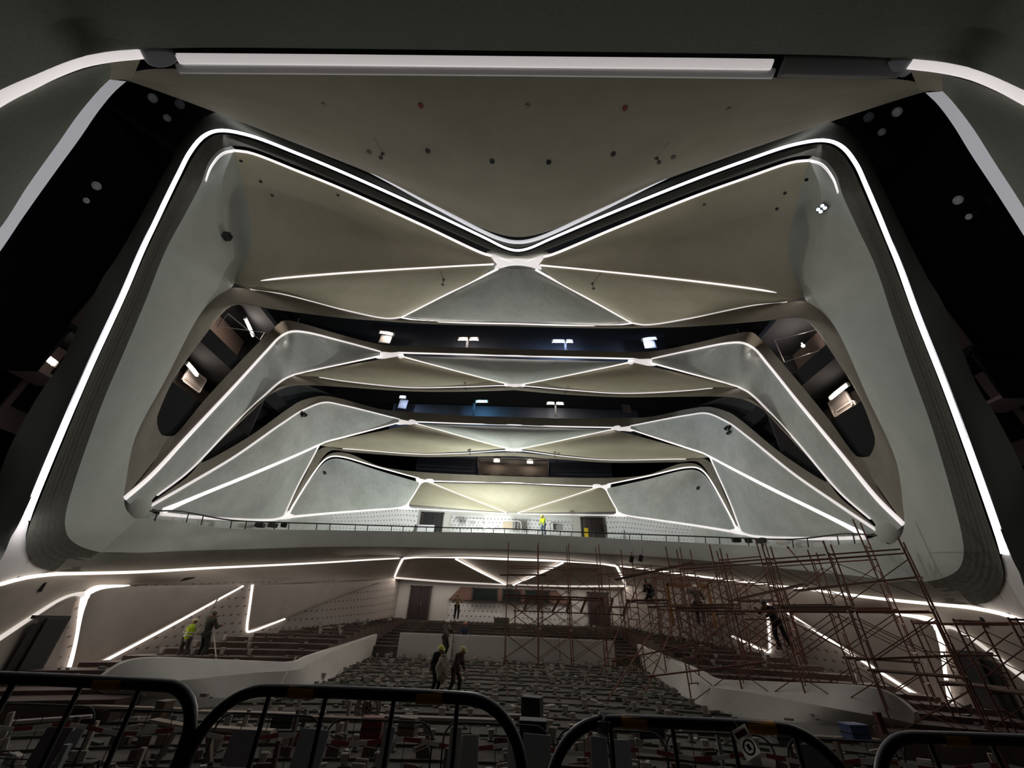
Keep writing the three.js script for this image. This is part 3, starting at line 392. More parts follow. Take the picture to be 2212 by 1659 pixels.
{ const t = thing('tier_light', 'light lines of the middle ceiling tier, between two dark slots with lamps', 'light', 'ceiling tier lights');
  strip(t, t3S, .12, .1, t3Soft, 'light_strip', { n: 90 }); part('light_strip', ribbon(full(t3Line), .1, .1), stripGlow, t); strip(t, t3Low, .24, .09, stripGlow, 'light_strip', { n: 80 }); strip(t, t3ArmIn, .09, .09, stripGlow); runBoth(t3S, .1, WHITE, 4, LIGHT * .35); runLights(full(t3Line), .1, WHITE, 2); runBoth(t3Low, .14, WHITE, 4); runBoth(t3ArmIn, .09, WHITE, 1);
  part('light_strip', ribbon(full(t3Skirt.slice(0, 4).reverse().concat([[0,15.43,-34.1]])), .08, .08), hubGlow, t); strip(t, vert3, .1, .1, hubGlow);
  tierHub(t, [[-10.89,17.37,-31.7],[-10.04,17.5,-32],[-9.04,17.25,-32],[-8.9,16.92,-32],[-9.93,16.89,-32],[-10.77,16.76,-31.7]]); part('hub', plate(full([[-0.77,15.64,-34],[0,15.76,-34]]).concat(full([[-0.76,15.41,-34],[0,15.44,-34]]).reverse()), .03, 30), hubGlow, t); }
{ const t = thing('tier_light', 'light lines of the lowest ceiling tier above the balcony doors', 'light', 'ceiling tier lights');
  strip(t, t4S, .11, .11, stripGlow, 'light_strip', { n: 80 }); part('light_strip', ribbon(full(t4Line), .11, .11), stripGlow, t); strip(t, t4Bot.slice(1), .16, .12, hubGlow); strip(t, t4Arm, .1, .1, stripGlow); strip(t, t4ArmIn, .1, .1, stripGlow); runBoth(t4S, .11, WHITE, 4); runLights(full(t4Line), .1, WHITE, 2); runBoth(t4Bot.slice(1), .12, WHITE, 2, LIGHT * .4); runBoth(t4ArmIn, .1, WHITE, 1); runBoth(footL, .14, WARM, 2, LIGHT * .5); strip(t, t4Foot, .1, .08, hubGlow);
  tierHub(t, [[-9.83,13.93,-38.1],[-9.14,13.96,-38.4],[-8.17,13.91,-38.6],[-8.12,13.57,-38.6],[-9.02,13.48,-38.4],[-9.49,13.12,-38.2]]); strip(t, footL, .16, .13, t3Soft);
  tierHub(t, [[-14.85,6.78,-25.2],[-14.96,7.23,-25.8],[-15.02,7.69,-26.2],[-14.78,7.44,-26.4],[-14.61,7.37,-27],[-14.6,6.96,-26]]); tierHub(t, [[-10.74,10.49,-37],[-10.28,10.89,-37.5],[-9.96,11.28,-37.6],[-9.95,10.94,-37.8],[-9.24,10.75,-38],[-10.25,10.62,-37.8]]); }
{ const t = thing('under_balcony_frame_light', 'bright frame of light lines on the soffit under the balcony centre', 'light');
  part('light_strip', ribbon(full(kTop), .16, .16, { target: new THREE.Vector3(0, 0, -10) }), lowGlow, t); const o = { target: new THREE.Vector3(0, 0, -12) };
  strip(t, kLeg, .1, .16, lowGlow, 'light_strip', o); strip(t, kBot, .12, .16, lowDim(), 'light_strip', o); strip(t, kDiag, .12, .15, lowGlow, 'light_strip', o); const q = new THREE.Vector3(0, 0, -12); runLights(full(kTop), .14, WARM, 3, LIGHT * 2.3, q); runBoth(kLeg, .12, WARM, 1, LIGHT * 2.3, q); runBoth(kDiag, .12, WARM, 1, LIGHT * 2.3, q); runBoth(kBot, .12, WARM, 2, LIGHT * 2, new THREE.Vector3(0, -30, -36.6)); }
function lowDim() { return lowDim.m ??= glow(WARM, .3); }
const LOWMID = new THREE.Vector3(0, 1, -14);
for (const [f, side] of [[(p) => p, 'left'], [mir, 'right']]) {
  const o = { target: LOWMID, n: 40 };
  const t = thing('wall_light', `${side} side wall's bent light line with a wide forked top, nearest the stage`, 'light', 'side wall lights');
  part('light_strip', ribbon(f([[-14.95,1.93,-15.66],[-14.94,1.64,-15.76],[-14.89,0.54,-16.19],[-14.86,-0.33,-16.44],[-14.85,-0.44,-16.5],[-14.82,-0.46,-16.65],[-14.74,-0.21,-17.13],[-14.14,0.91,-18.86],[-13.1,2.78,-21.53]]), (s) => s < .12 ? .21 - s * .85 : .11 - .035 * s, 0, { ...o, n: 80 }), lowGlow, t);
  part('light_strip', ribbon(f([[-14.83,2.41,-17.08],[-14.89,2.3,-16.39],[-14.93,2.17,-15.85],[-14.95,1.96,-15.66]]), .03, .3, o), lowGlow, t);
  part('light_strip', ribbon(f([[-14.97,2.01,-15.66],[-15.01,1.98,-15.28],[-15.05,1.8,-14.95],[-15.12,1.2,-14.37],[-15.16,0.73,-13.94],[-15.15,0.32,-13.49]]), (s) => s < .15 ? .2 - .9 * s : .06 + .1 * s, 0, o), lowDim(), t);
  runLights(f([[-14.95,1.93,-15.66],[-14.89,0.54,-16.19],[-14.86,-0.33,-16.44]]), .14, WARM, 1, LIGHT * 2.3, LOWMID); runLights(f([[-14.82,-0.46,-16.65],[-14.14,0.91,-18.86],[-13.1,2.78,-21.53]]), .11, WARM, 2, LIGHT * 2.3, LOWMID);
  const u = thing('wall_light', `${side} side wall's short V-shaped light line above the stepped side rows`, 'light', 'side wall lights');
  part('light_strip', ribbon(f([[-12.9,2.88,-21.93],[-12.81,2.13,-22.09],[-12.68,1.05,-22.32],[-12.64,0.88,-22.4],[-12.52,0.9,-22.62],[-12.17,1.15,-23.25],[-11.77,1.45,-23.96]]), .1, .08, { ...o, n: 60 }), lowGlow, u); runLights(f([[-12.9,2.88,-21.93],[-12.81,2.13,-22.09],[-12.68,1.05,-22.32]]), .1, WARM, 1, LIGHT * 2.3, LOWMID);
}

// ================================================================== DARK SLOTS, GALLERIES AND THEIR LAMPS
// light-tight boxes behind the ceiling slots
const slotNavy = std({ color: '#3b3f49', roughness: .7 });
part('slot_back', box(26, 5, .15, 0, 21.5, -26.4), slotNavy, ceiling); part('slot_back', box(26, 5.4, .15, 0, 18.6, -36.2), slotNavy, ceiling); part('slot_back', box(22, 5, .15, 0, 16, -41.6), slotNavy, ceiling);
for (const [s, w] of [[-1, wallL], [1, wallR]]) {
  const galWall = std({ color: '#7d6b62', roughness: .85 });
  part('gallery_back', box(.1, 13, 12, s * 18.4, 13.5, -18.2), galWall, w);
  part('gallery_slab', box(3.2, .9, 12, s * 16.95, 13.3, -18.4), voidBlack, w); part('gallery_slab', box(3.2, 2.6, 12, s * 16.95, 9.1, -18.4), voidBlack, w);
  part('gallery_slab', box(3.2, .3, 12, s * 16.95, 17.4, -18.4), voidGrey, w);
  part('gallery_end', box(3.2, 12, .1, s * 16.95, 13.5, -20.6), voidGrey, w); part('gallery_end', box(3.2, 12, .1, s * 16.95, 13.5, -14.3), voidGrey, w);
  const niche = std({ color: '#8f7a72', roughness: .85 });
  part('niche_back', box(.1, 1.5, 1.9, s * 17.9, 9.55, -12.3), niche, w); part('niche_floor', box(1.2, .12, 2.2, s * 17.4, 8.75, -12.2), niche, w); part('niche_top', box(1.6, .3, 2.4, s * 17.3, 10.5, -12.2), voidBlack, w); part('niche_end', box(1.6, 1.9, .1, s * 17.3, 9.5, -11.1), voidBlack, w);
}
// batten lamp: housing, tube, end caps; a is one end of the tube, b the other
function batten(label, a, b, mat, color, k, group, r = .05) {
  const A = V(a), B = V(b), c = A.clone().add(B).multiplyScalar(.5), t = thing('batten_lamp', label, 'lamp', group, c.toArray()), d = (p) => p.clone().sub(c).toArray();
  const up = [0, r * 1.7, 0], off = (p, u) => [p[0] + u[0], p[1] + u[1], p[2] + u[2]];
  part('tube', rod(d(A), d(B), r, 10), mat, t); part('housing', bar(off(d(A), up), off(d(B), up), r * 2.6, r * 1.2), std({ color: '#c9c6c0', roughness: .5 }), t);
  for (const p of [A, B]) part('end_cap', rod(off(d(p), [0, -r * 1.1, 0]), off(d(p), [0, r * 2, 0]), r * 1.2, 8), std({ color: '#bdbab4', roughness: .5 }), t);
  const l = new THREE.PointLight(color, k, 0, 2); l.castShadow = true; l.shadow.radius = 4; l.position.copy(c).add(MID.clone().sub(c).normalize().multiplyScalar(.16)); scene.add(l); return t;
}
const WL = new THREE.Color(1, .86, .74), BL = new THREE.Color(.5, .66, 1), TL = new THREE.Color(.2, .6, 1);
const tealTube = glow(new THREE.Color(.15, .6, .9), 2.5);
{ const g1 = 'lamps in the upper ceiling slot', g2 = 'lamps in the lower ceiling slot';
  const L = (lab, p, m, c, k, g) => batten(lab, p[0], p[1], m, c, k * .4, g, .075);
  L('warm batten lamp above a pale panel, leftmost in the upper slot', [[-11.14,21.48,-24.4],[-9.99,21.27,-24.4]], tubeGlow, WL, 14, g1);
  L('left one of the warm lamp pair in the upper slot', [[-4.67,21.12,-24.6],[-3.99,21.14,-24.6]], tubeGlow, WL, 12, g1);
  L('right one of the warm lamp pair in the upper slot', [[-3.73,21.15,-24.6],[-3.12,21.17,-24.6]], tubeGlow, WL, 12, g1);
  L('left one of the bluish lamp pair in the upper slot', [[2.97,21.13,-24.6],[3.87,21.16,-24.6]], blueTube, BL, 22, g1);
  L('right one of the bluish lamp pair in the upper slot', [[4.1,21.17,-24.6],[4.55,21.18,-24.6]], blueTube, BL, 14, g1);
  L('bluish batten lamp above a pale panel, rightmost in the upper slot', [[10.19,21.35,-24.4],[11.31,21.58,-24.4]], blueTube, BL, 26, g1);
  L('bluish white lamp above a pale panel, leftmost in the lower slot', [[-11.85,21,-34.2],[-11.27,20.97,-34.2]], blueTube, BL, 20, g2);
  L('teal batten lamp in the lower slot', [[-4.03,20.82,-34.4],[-2.84,20.86,-34.4]], tealTube, TL, 26, g2);
  L('left one of the warm lamp pair in the lower slot', [[3.28,20.84,-34.4],[3.94,20.86,-34.4]], tubeGlow, WL, 14, g2);
  L('right one of the warm lamp pair in the lower slot', [[4.27,20.88,-34.4],[4.93,20.84,-34.4]], tubeGlow, WL, 14, g2);
  const pane = (lab, p, w, h, tilt) => { const t = thing('switch_panel', lab, 'panel', 'pale panels in the ceiling slots', p); const a = part('panel_board', rbox(w, h, .06, .02), std({ color: '#776f6c', roughness: .7 }), t); a.rotation.z = tilt; const b = part('panel_frame', merge([box(w + .08, .06, .1, 0, h / 2, 0), box(w + .08, .06, .1, 0, -h / 2, 0), box(.06, h, .1, w / 2, 0, 0), box(.06, h, .1, -w / 2, 0, 0)]), std({ color: '#4b484a', roughness: .6 }), t); b.rotation.z = tilt; };
  pane('pale panel below the leftmost lamp of the upper slot', [[-10.71,21.09,-24.8]][0], .9, .75, -.1); pane('pale panel below the rightmost lamp of the upper slot', [[10.86,21.26,-24.8]][0], .9, .75, .1);
  pane('pale panel below the leftmost lamp of the lower slot', [[-11.64,20.64,-35]][0], .85, 1, -.1); pane('pale unlit panel at the right end of the lower slot', [[11.53,20.79,-35]][0], .85, 1.05, .08);
  for (const [lab, p] of [['post between the warm lamp pair of the upper slot', [[-3.98,21.14,-24.9]][0]], ['post between the bluish lamp pair of the upper slot', [[4.02,21.11,-24.9]][0]], ['dark post beside the teal lamp of the lower slot', [[-4.22,20.39,-34.8]][0]], ['post between the warm lamp pair of the lower slot', [[4.16,20.55,-34.8]][0]]]) { const t = thing('slot_post', lab, 'post', 'posts in the ceiling slots', p); part('post', box(.16, 1.4, .16, 0, -.2, 0), voidGrey, t); part('bracket', box(.5, .05, .1, 0, .35, .1), voidGrey, t); }
  // side galleries
  const g3 = 'lamps in the side galleries';
  batten('bright tube lamp high in the left side gallery', ...[[-16.4,16.79,-17.65],[-16.4,16.33,-18.8]], tubeGlow, WL, 4, g3, .055);
  batten('bright tube lamp above the louvred vent in the left side gallery', ...[[-16.3,12.11,-15.72],[-16.5,12.05,-16.78]], tubeGlow, WL, 4, g3, .055);
  batten('bright tube lamp above the louvred vent in the right side gallery', ...[[16.3,11.91,-17.11],[16.3,11.98,-15.82]], tubeGlow, WL, 4, g3, .055);
  batten('tube lamp in a niche of the dark opening on the left', ...[[-17.2,9.4,-11.29],[-17,9.23,-11.77]], tubeGlow, WL, .8, g3, .06);
  const bl = thing('bare_bulb', 'bare glowing bulb behind the rail of the right side gallery', 'lamp', null, [[16.8,15.89,-17.79]][0]); part('bulb', new THREE.SphereGeometry(.1, 16, 12), tubeGlow, bl); part('socket', new THREE.CylinderGeometry(.05, .05, .14, 10).translate(0, .15, 0), voidGrey, bl); { const l = new THREE.PointLight(WL, 6, 0, 2); l.castShadow = true; l.shadow.radius = 4; l.position.copy(bl.position).add(new THREE.Vector3(-.15, 0, .1)); scene.add(l); }
  const louvre = (lab, p, s, n) => { const t = thing('louvred_vent', lab, 'vent', 'louvred vents in the side galleries', p), m = std({ color: '#cfc3bd', roughness: .6 }); part('frame', merge([box(.08, .06, 1.3, 0, .42, 0), box(.08, .06, 1.3, 0, -.42, 0), box(.08, .9, .06, 0, 0, .62), box(.08, .9, .06, 0, 0, -.62)]), m, t); for (let i = 0; i < n; i++) { const q = part('slat', box(.09, .02, 1.2), m, t); q.position.y = -.36 + i * .72 / (n - 1); q.rotation.z = s * .6; } };
  louvre('white louvred vent under the lower lamp of the left side gallery', [[-16.9,12.04,-17.18]][0], 1, 8); louvre('upper white louvred vent in the right side gallery', [[16.9,11.76,-17.34]][0], -1, 8); louvre('lower white louvred vent in the right side gallery', [[16.9,11.13,-17.16]][0], -1, 8);
  const gr = (lab, a, b, c, d) => { const t = thing('gallery_railing', lab, 'railing', 'gallery railings'), m = std({ color: '#8c8580', metalness: .6, roughness: .4 }); part('rail', rod(a, b, .03), m, t); part('post', rod(a, c, .03), m, t); part('post', rod(b, d, .03), m, t); part('rail', rod(c, d, .025), m, t); };
  gr('thin metal railing in the left side gallery', ...[[-15.7,15.5,-15.77],[-15.7,15.94,-18.66],[-15.7,14.45,-15.62],[-15.7,16.61,-18.72]]); gr('thin metal railing round the bulb in the right side gallery', ...[[15.8,16.77,-18.42],[15.8,15.1,-15.36],[15.8,15.1,-18.39],[15.8,13.94,-15.51]]);
}
// projection window in the lowest slot
{ const t = thing('projection_window', 'lit projection booth window in the dark slot above the balcony', 'window'), a = [[-3.9,16.94,-40],[3.8,17.03,-40],[-3.74,14.96,-40],[3.77,15.06,-40]], fr = std({ color: '#6a6058', roughness: .6 });
  part('frame', merge([bar(a[0], a[1], .12, .1), bar(a[2], a[3], .12, .1), rod(a[0], a[2], .06), rod(a[1], a[3], .06)]), fr, t);
  const w = a[1][0] - a[0][0], h = a[0][1] - a[2][1], cy = (a[0][1] + a[2][1]) / 2, cx = (a[0][0] + a[1][0]) / 2;
  part('booth_back', box(w, h + .8, .1, cx, cy, -41.4), std({ color: '#6f645a', roughness: .9 }), t); part('booth_sill', box(w, .1, 1.3, cx, a[2][1] - .1, -40.7), std({ color: '#57504a', roughness: .8 }), t);
  for (const f of [.12, .36, .6, .82]) part('console', box(.7, .5, .4, a[0][0] + w * f, a[2][1] + .25, -41), std({ color: '#3b3632', roughness: .7 }), t);
  part('pane', box(w, h, .01, cx, cy, -40.02), new THREE.MeshPhysicalMaterial({ color: '#ffffff', transmission: 1, roughness: .05, thickness: 0, side: S }), t);
  const sheet = part('paper', box(.35, .5, .02, a[0][0] + w * .37, a[2][1] + .3, -40.15), std({ color: '#b8afa6' }), t); sheet.rotation.z = -.1; }
for (const [lab, p] of [['left square lamp in the projection booth window', [[-1.89,16.91,-40.6]][0]], ['right square lamp in the projection booth window', [[1.8,16.87,-40.6]][0]]]) { const t = thing('booth_lamp', lab, 'lamp', 'projection booth lamps', p); part('diffuser', rbox(.62, .3, .1, .04), tubeGlow, t); part('housing', rbox(.7, .36, .08, .03, 0, .02, -.1), std({ color: '#b5aca4' }), t); const l = new THREE.PointLight(WL, 2, 0, 2); l.castShadow = true; l.shadow.radius = 4; l.position.set(p[0], p[1] - .1, p[2] + .25); scene.add(l); }

// ------------------------------------------------------------------ fittings on the ceilings and walls
scene.updateMatrixWorld(true);
const rc = new THREE.Raycaster();
const skins = []; [ceiling, wallL, wallR].forEach((g) => g.children.forEach((c) => { if (/panel|face/.test(c.name)) skins.push(c); }));
// where the straight line from the hall's middle through a point meets the skin there
function onSkin(p) { const o = new THREE.Vector3(p[0] * .5, 5, p[2] * .85), d = V(p).sub(o).normalize(); rc.set(o, d); const h = rc.intersectObjects(skins, false)[0]; if (!h) return [V(p), d.negate()]; const n = h.face.normal.clone(); if (n.dot(d) > 0) n.negate(); return [h.point, n]; }
function downlight(p, r, label, group, mat = null) {
  const [q, n] = onSkin(p), t = thing('downlight', label, 'light fitting', group, q.toArray()); t.quaternion.setFromUnitVectors(new THREE.Vector3(0, -1, 0), n);
  part('trim_ring', new THREE.TorusGeometry(r, r * .16, 6, 18).rotateX(Math.PI / 2), std({ color: '#7b776c', roughness: .6 }), t); part('lens', new THREE.CylinderGeometry(r * .95, r * .95, .05, 16).translate(0, -.0, 0), mat ?? std({ color: '#15171a', roughness: .25 }), t);
}
for (const p of [[-6.66,19.4,-9.02],[-3.98,19.4,-8.82],[-1.15,19.4,-9.19],[1.38,19.4,-9.18],[4.17,19.4,-8.82],[6.85,19.4,-9.03]].entries()) downlight(p[1], .11, `${nth(p[0] + 1)} dark round downlight from the left in the ceiling reflector`, 'reflector downlights');
for (const p of [[-3.84,18.9,-6.96],[4.15,18.9,-6.94]].entries()) downlight(p[1], .1, `${['left', 'right'][p[0]]} one of two small dark red caps in the ceiling reflector`, 'reflector detectors', std({ color: '#7a1f16', roughness: .5 }));
for (const p of [[-7.72,18.9,-7],[0.36,18.9,-6.91],[8.15,18.9,-6.96]].entries()) downlight(p[1], .08, `${['left', 'middle', 'right'][p[0]]} one of three small pale caps in the ceiling reflector`, 'reflector caps', std({ color: '#7d7a72', roughness: .5 }));
for (const p of [[-12.6,18.8,-9.6],[-12.19,18.6,-10.64],[-11.99,18.6,-11.3],[-8.95,19.2,-11.4],[12.86,18.8,-9.68],[12.41,18.6,-10.71],[12.46,18.6,-11.43],[9.19,19.2,-11.54]].entries()) downlight(p[1], .07, `${nth(p[0] % 4 + 1)} tiny dark downlight from the wall in the ${p[0] < 4 ? 'left' : 'right'} upper ceiling panel`, 'upper ceiling downlights');
for (const p of [[-14.9,11.32,-29.5],[14.84,11.33,-30]].entries()) downlight(p[1], .16, `dark round speaker in the slanting panel ${['left', 'right'][p[0]]} of the balcony`, 'balcony panel speakers');
// ceiling hooks: a stem with a drooping sprinkler head
function hook(p, label, group, s = 1) { const [q, n] = onSkin(p), t = thing('sprinkler', label, 'sprinkler', group, q.toArray()), m = std({ color: '#4a463e', roughness: .6 }); part('stem', rod([0, 0, 0], [.02, -.35 * s, .05], .025 * s), m, t); part('head', new THREE.ConeGeometry(.1 * s, .1 * s, 10).translate(.02, -.4 * s, .05), m, t); part('rose', new THREE.CylinderGeometry(.09 * s, .09 * s, .03, 12), m, t); }
for (const p of [[-4.49,19.66,-16.4],[4.65,19.63,-16.4],[-6.06,19.4,-9.05],[6.12,19.4,-9.04]].entries()) hook(p[1], ['small dark sprinkler left of the X hub', 'small dark sprinkler right of the X hub', 'small dark sprinkler at the left of the ceiling reflector', 'small dark sprinkler at the right of the ceiling reflector'][p[0]], 'upper sprinklers');
for (const p of [[-3.74,17.25,-25.4],[3.85,17.25,-25.4],[-4.13,15.73,-33.8],[3.89,15.66,-33.8]].entries()) hook(p[1], `small dark sprinkler ${['left', 'right'][p[0] % 2]} of the centre on the ${p[0] < 2 ? 'highest' : 'middle'} ceiling tier`, 'middle sprinklers', 1.1);
// spotlight clusters
function cluster(p, label, s = 1) { const [q, n] = onSkin(p), t = thing('spot_cluster', label, 'spotlight', 'spotlight clusters', q.toArray()), m = std({ color: '#26241f', roughness: .5 }); part('bracket', box(.5 * s, .05, .05, 0, 0, .05), m, t); for (const [x, y] of [[-.22, .12], [.02, .18], [.24, .12], [-.16, -.2]]) { const g = part('spot_head', new THREE.CylinderGeometry(.08 * s, .1 * s, .3 * s, 12), m, t); g.position.set(x * s, y * s, .16); g.rotation.set(1.1, 0, x * 2); } }
cluster([[-15,13.51,-24.6]][0], 'cluster of dark spotlights on the left slanting ceiling panel', 1.1); cluster([[15.02,13.44,-24.6]][0], 'cluster of dark spotlights on the right slanting ceiling panel', 1.1);
{ const [q, n] = onSkin([[-14.9,18.07,-12.47]][0]), t = thing('wall_speaker', 'small dark speaker box on the left wall under the ceiling', 'speaker', null, q.toArray()); part('cabinet', rbox(.3, .34, .34, .03, .14, 0, 0), std({ color: '#2a2926', roughness: .7 }), t); part('grille', rbox(.02, .26, .26, .01, .3, 0, 0), std({ color: '#111', roughness: .9 }), t); }
{ const [q, n] = onSkin([[14.9,19.59,-10.99]][0]), t = thing('lens_lamp', 'square lamp of four bright lenses on the right wall under the ceiling', 'lamp', null, q.toArray()); t.lookAt(0.3, 6, -6); t.position.x -= .12; part('case', rbox(.44, .34, .1, .03), std({ color: '#3c3d40', roughness: .5 }), t); for (const [x, y] of [[-.1, .08], [.1, .08], [-.1, -.08], [.1, -.08]]) part('lens', new THREE.CylinderGeometry(.075, .075, .05, 14).rotateX(Math.PI / 2).translate(x, y, .06), std({ color: '#dfe6f2', emissive: new THREE.Color(.8, .9, 1), emissiveIntensity: .7, roughness: .2 }), t); }
// round spots in the black side openings
for (const [lab, grp, P] of [['left', 'spots in the left opening', [[-15.5,19.97,-7.37],[-15.5,21.21,-8.09],[-15.5,20.01,-8.14],[-15.6,14.92,-8.21],[-15.6,14.16,-8.31]]], ['right', 'spots in the right opening', [[15.5,19.9,-7.44],[15.5,21.17,-8.17],[15.5,19.91,-8.2],[15.6,14.77,-8.04],[15.6,13.97,-8.14]]]]) P.forEach((p, i) => { const t = thing('round_spot', ['outer upper one of three round spotlights high in the dark opening on the ', 'inner upper one of three round spotlights high in the dark opening on the ', 'lowest of three round spotlights high in the dark opening on the ', 'larger one of two round spotlights midway down the dark opening on the ', 'smaller one of two round spotlights midway down the dark opening on the '][i] + lab, 'spotlight', grp, p), r = [.16, .17, .13, .13, .08][i]; t.lookAt(0, 7, -9); part('can', new THREE.CylinderGeometry(r, r, .3, 20).rotateX(Math.PI / 2).translate(0, 0, -.15), std({ color: '#3c3d3f', roughness: .5 }), t); part('rim', new THREE.TorusGeometry(r, .02, 8, 24), std({ color: '#a8aaad', roughness: .4 }), t); part('lens', new THREE.CylinderGeometry(r * .8, r * .8, .04, 20).rotateX(Math.PI / 2), std({ color: '#8b8d90', roughness: .3 }), t); });

// ------------------------------------------------------------------ doors, booth windows
function door(n, label, x0, x1, y0, y1, z, mat, leaf2) {
  const g = struct('door_' + n); g.userData.label = label; const w = x1 - x0, h = y1 - y0, cx = (x0 + x1) / 2, cy = (y0 + y1) / 2, fm = std({ color: '#4a4440', roughness: .6 });
  part('door_frame', merge([box(.1, h + .1, .22, x0, cy, z + .02), box(.1, h + .1, .22, x1, cy, z + .02), box(w + .2, .1, .22, cx, y1 + .02, z + .02)]), fm, g);
  const a = part('door_leaf', rbox(w / 2 - .03, h, .06, .01, cx - w / 4, cy, z), mat, g), b = part('door_leaf', rbox(w / 2 - .03, h, .06, .01, cx + w / 4, cy, z), leaf2 ?? mat, g);
  part('handle', rod([cx - .1, cy - .2, z + .08], [cx - .1, cy + .1, z + .08], .02), std({ color: '#999', metalness: .8, roughness: .3 }), a); part('handle', rod([cx + .1, cy - .2, z + .08], [cx + .1, cy + .1, z + .08], .02), std({ color: '#999', metalness: .8, roughness: .3 }), b);
}
const maroon = std({ color: '#2e1e20', roughness: .6 }), darkDoor = std({ color: '#2c2b2c', roughness: .6 });
door(1, 'dark maroon double door in the left back wall of the stalls', -8.15, -6.5, 1.72, 4.02, -36.15, maroon); door(2, 'dark maroon double door in the right back wall of the stalls', 6.5, 8.15, 1.72, 4.02, -36.15, maroon);
door(3, 'dark double door left on the balcony', -9.15, -7.05, 8.75, 11.05, -40.65, darkDoor); door(4, 'dark double door right on the balcony', 7.05, 9.15, 8.75, 11.05, -40.65, std({ color: '#5b5450', roughness: .6 }));
{ const win = (n, label, x0, x1, y0, y1) => { const g = struct('window_' + n); g.userData.label = label; const z = -35.95, w = x1 - x0, h = y1 - y0, cx = (x0 + x1) / 2, cy = (y0 + y1) / 2; part('window_frame', merge([box(.1, h, .14, x0, cy, z), box(.1, h, .14, x1, cy, z), box(w + .1, .1, .14, cx, y0, z), box(w + .1, .1, .14, cx, y1, z)]), std({ color: '#2c2624', roughness: .5 }), g); part('pane', box(w - .1, h - .1, .03, cx, cy, z - .01), std({ color: '#2b3230', roughness: .06, metalness: .3 }), g); };
  win(1, 'left booth window reflecting the light lines', -3.0, -.95, 3.12, 4.05); win(2, 'middle booth window, dark', -.55, .95, 3.12, 4.05); win(3, 'right booth window behind the scaffold', 1.3, 3.3, 3.12, 4.05); }
// side doors near the stage, each with a leaf standing open
for (const [s, n, lab] of [[-1, 5, 'tall dark open door in the left side wall near the stage'], [1, 6, 'tall dark open door in the right side wall near the stage']]) {
  const g = struct('door_' + n); g.userData.label = lab; const m = std({ color: '#191a19', roughness: .6 });
  part('door_leaf', rbox(.08, 2.5, .72, .02, s * 14.92, .03, -15.08), m, g); part('door_leaf', rbox(.08, 2.3, .3, .02, s * 14.98, -.02, -14.56), std({ color: '#121312', roughness: .6 }), g); part('door_frame', merge([box(.14, .1, 1.16, s * 14.98, 1.3, -14.92), box(.14, 2.5, .06, s * 14.98, .03, -15.48)]), std({ color: '#2c2c2a', roughness: .6 }), g);
}
// black hatch in the balcony soffit
{ const g = thing('soffit_hatch', 'small dark open hatch in the left balcony soffit', 'hatch'); part('hatch', coons([[-14.1,2.7,-18.6],[-14.02,2.79,-18.9],[-13.97,2.86,-19.1]], [[-13.7,2.83,-18.3],[-13.7,2.88,-18.6],[-13.69,2.92,-18.9]], [[-14.1,2.7,-18.6],[-13.87,2.77,-18.4],[-13.7,2.83,-18.3]], [[-13.97,2.86,-19.1],[-13.83,2.89,-19],[-13.69,2.92,-18.9]], { n: 4, m: 4 }), voidBlack, g); }

// ------------------------------------------------------------------ on the balcony
{ const t = thing('balcony_railing', 'thin dark railing along the balcony parapet', 'railing'), m = std({ color: '#35322e', roughness: .5, metalness: .3 });
  const r = bTop.map(([x, y, z], i) => [x, y + [.25, .42, .42, .4, .38, .34, .3, .3][i], z - .1]).concat(), fr = full([[-15.3, 5.35, -15.4]].concat(r));
  part('top_rail', tube(fr, .035, 120, 6), m, t); const c = smooth(fr, 60), b = smooth(full([[-15.1, 5.2, -15.4]].concat(bTop)), 60);
  for (let i = 2; i < 58; i += 1.5) { const k = Math.round(i); const q = part('rail_post', rod([c[k].x, c[k].y, c[k].z], [b[k].x, b[k].y - .1, b[k].z - .1], .028), m, t); } }
{ // twin-head work light on a stand
  const p = [[-1.82,8.29,-33]][0], t = thing('work_light', 'blazing white work light on a stand on the balcony', 'lamp', null, [p[0], 7.42, p[2]]), m = std({ color: '#55524d', roughness: .5 }), h = p[1] - 7.42;
  part('pole', rod([0, .02, 0], [0, h + .1, 0], .03), m, t); for (let i = 0; i < 3; i++) part('leg', rod([0, .35, 0], [Math.cos(i * 2.1) * .45, .02, Math.sin(i * 2.1) * .45], .02), m, t); part('crossbar', rod([-.4, h, 0], [.4, h, 0], .025), m, t);
  for (const x of [-.3, .3]) { const hd = part('lamp_head', rbox(.42, .3, .1, .03, x, h + .05, -.06), m, t); part('lamp_lens', rbox(.36, .24, .03, .01, x, h + .05, -.13), glow(new THREE.Color(.95, 1, 1), 6), hd); part('lamp_lens', rbox(.3, .18, .03, .01, x, h + .05, .01), glow(new THREE.Color(.95, 1, 1), 25), hd); }
  const l = new THREE.SpotLight(new THREE.Color(.93, 1, .97), 60, 0, 1.3, .8, 2); l.position.set(p[0], p[1] + .05, p[2] - .25); l.target.position.set(p[0] - .1, p[1] + .9, p[2] - 2.1); l.castShadow = true; l.shadow.radius = 8; scene.add(l, l.target);
  const l2 = new THREE.PointLight(new THREE.Color(.93, 1, .97), 95, 0, 2); l2.position.set(p[0], p[1] + .2, p[2] + .6); l2.castShadow = true; l2.shadow.radius = 8; scene.add(l2); }

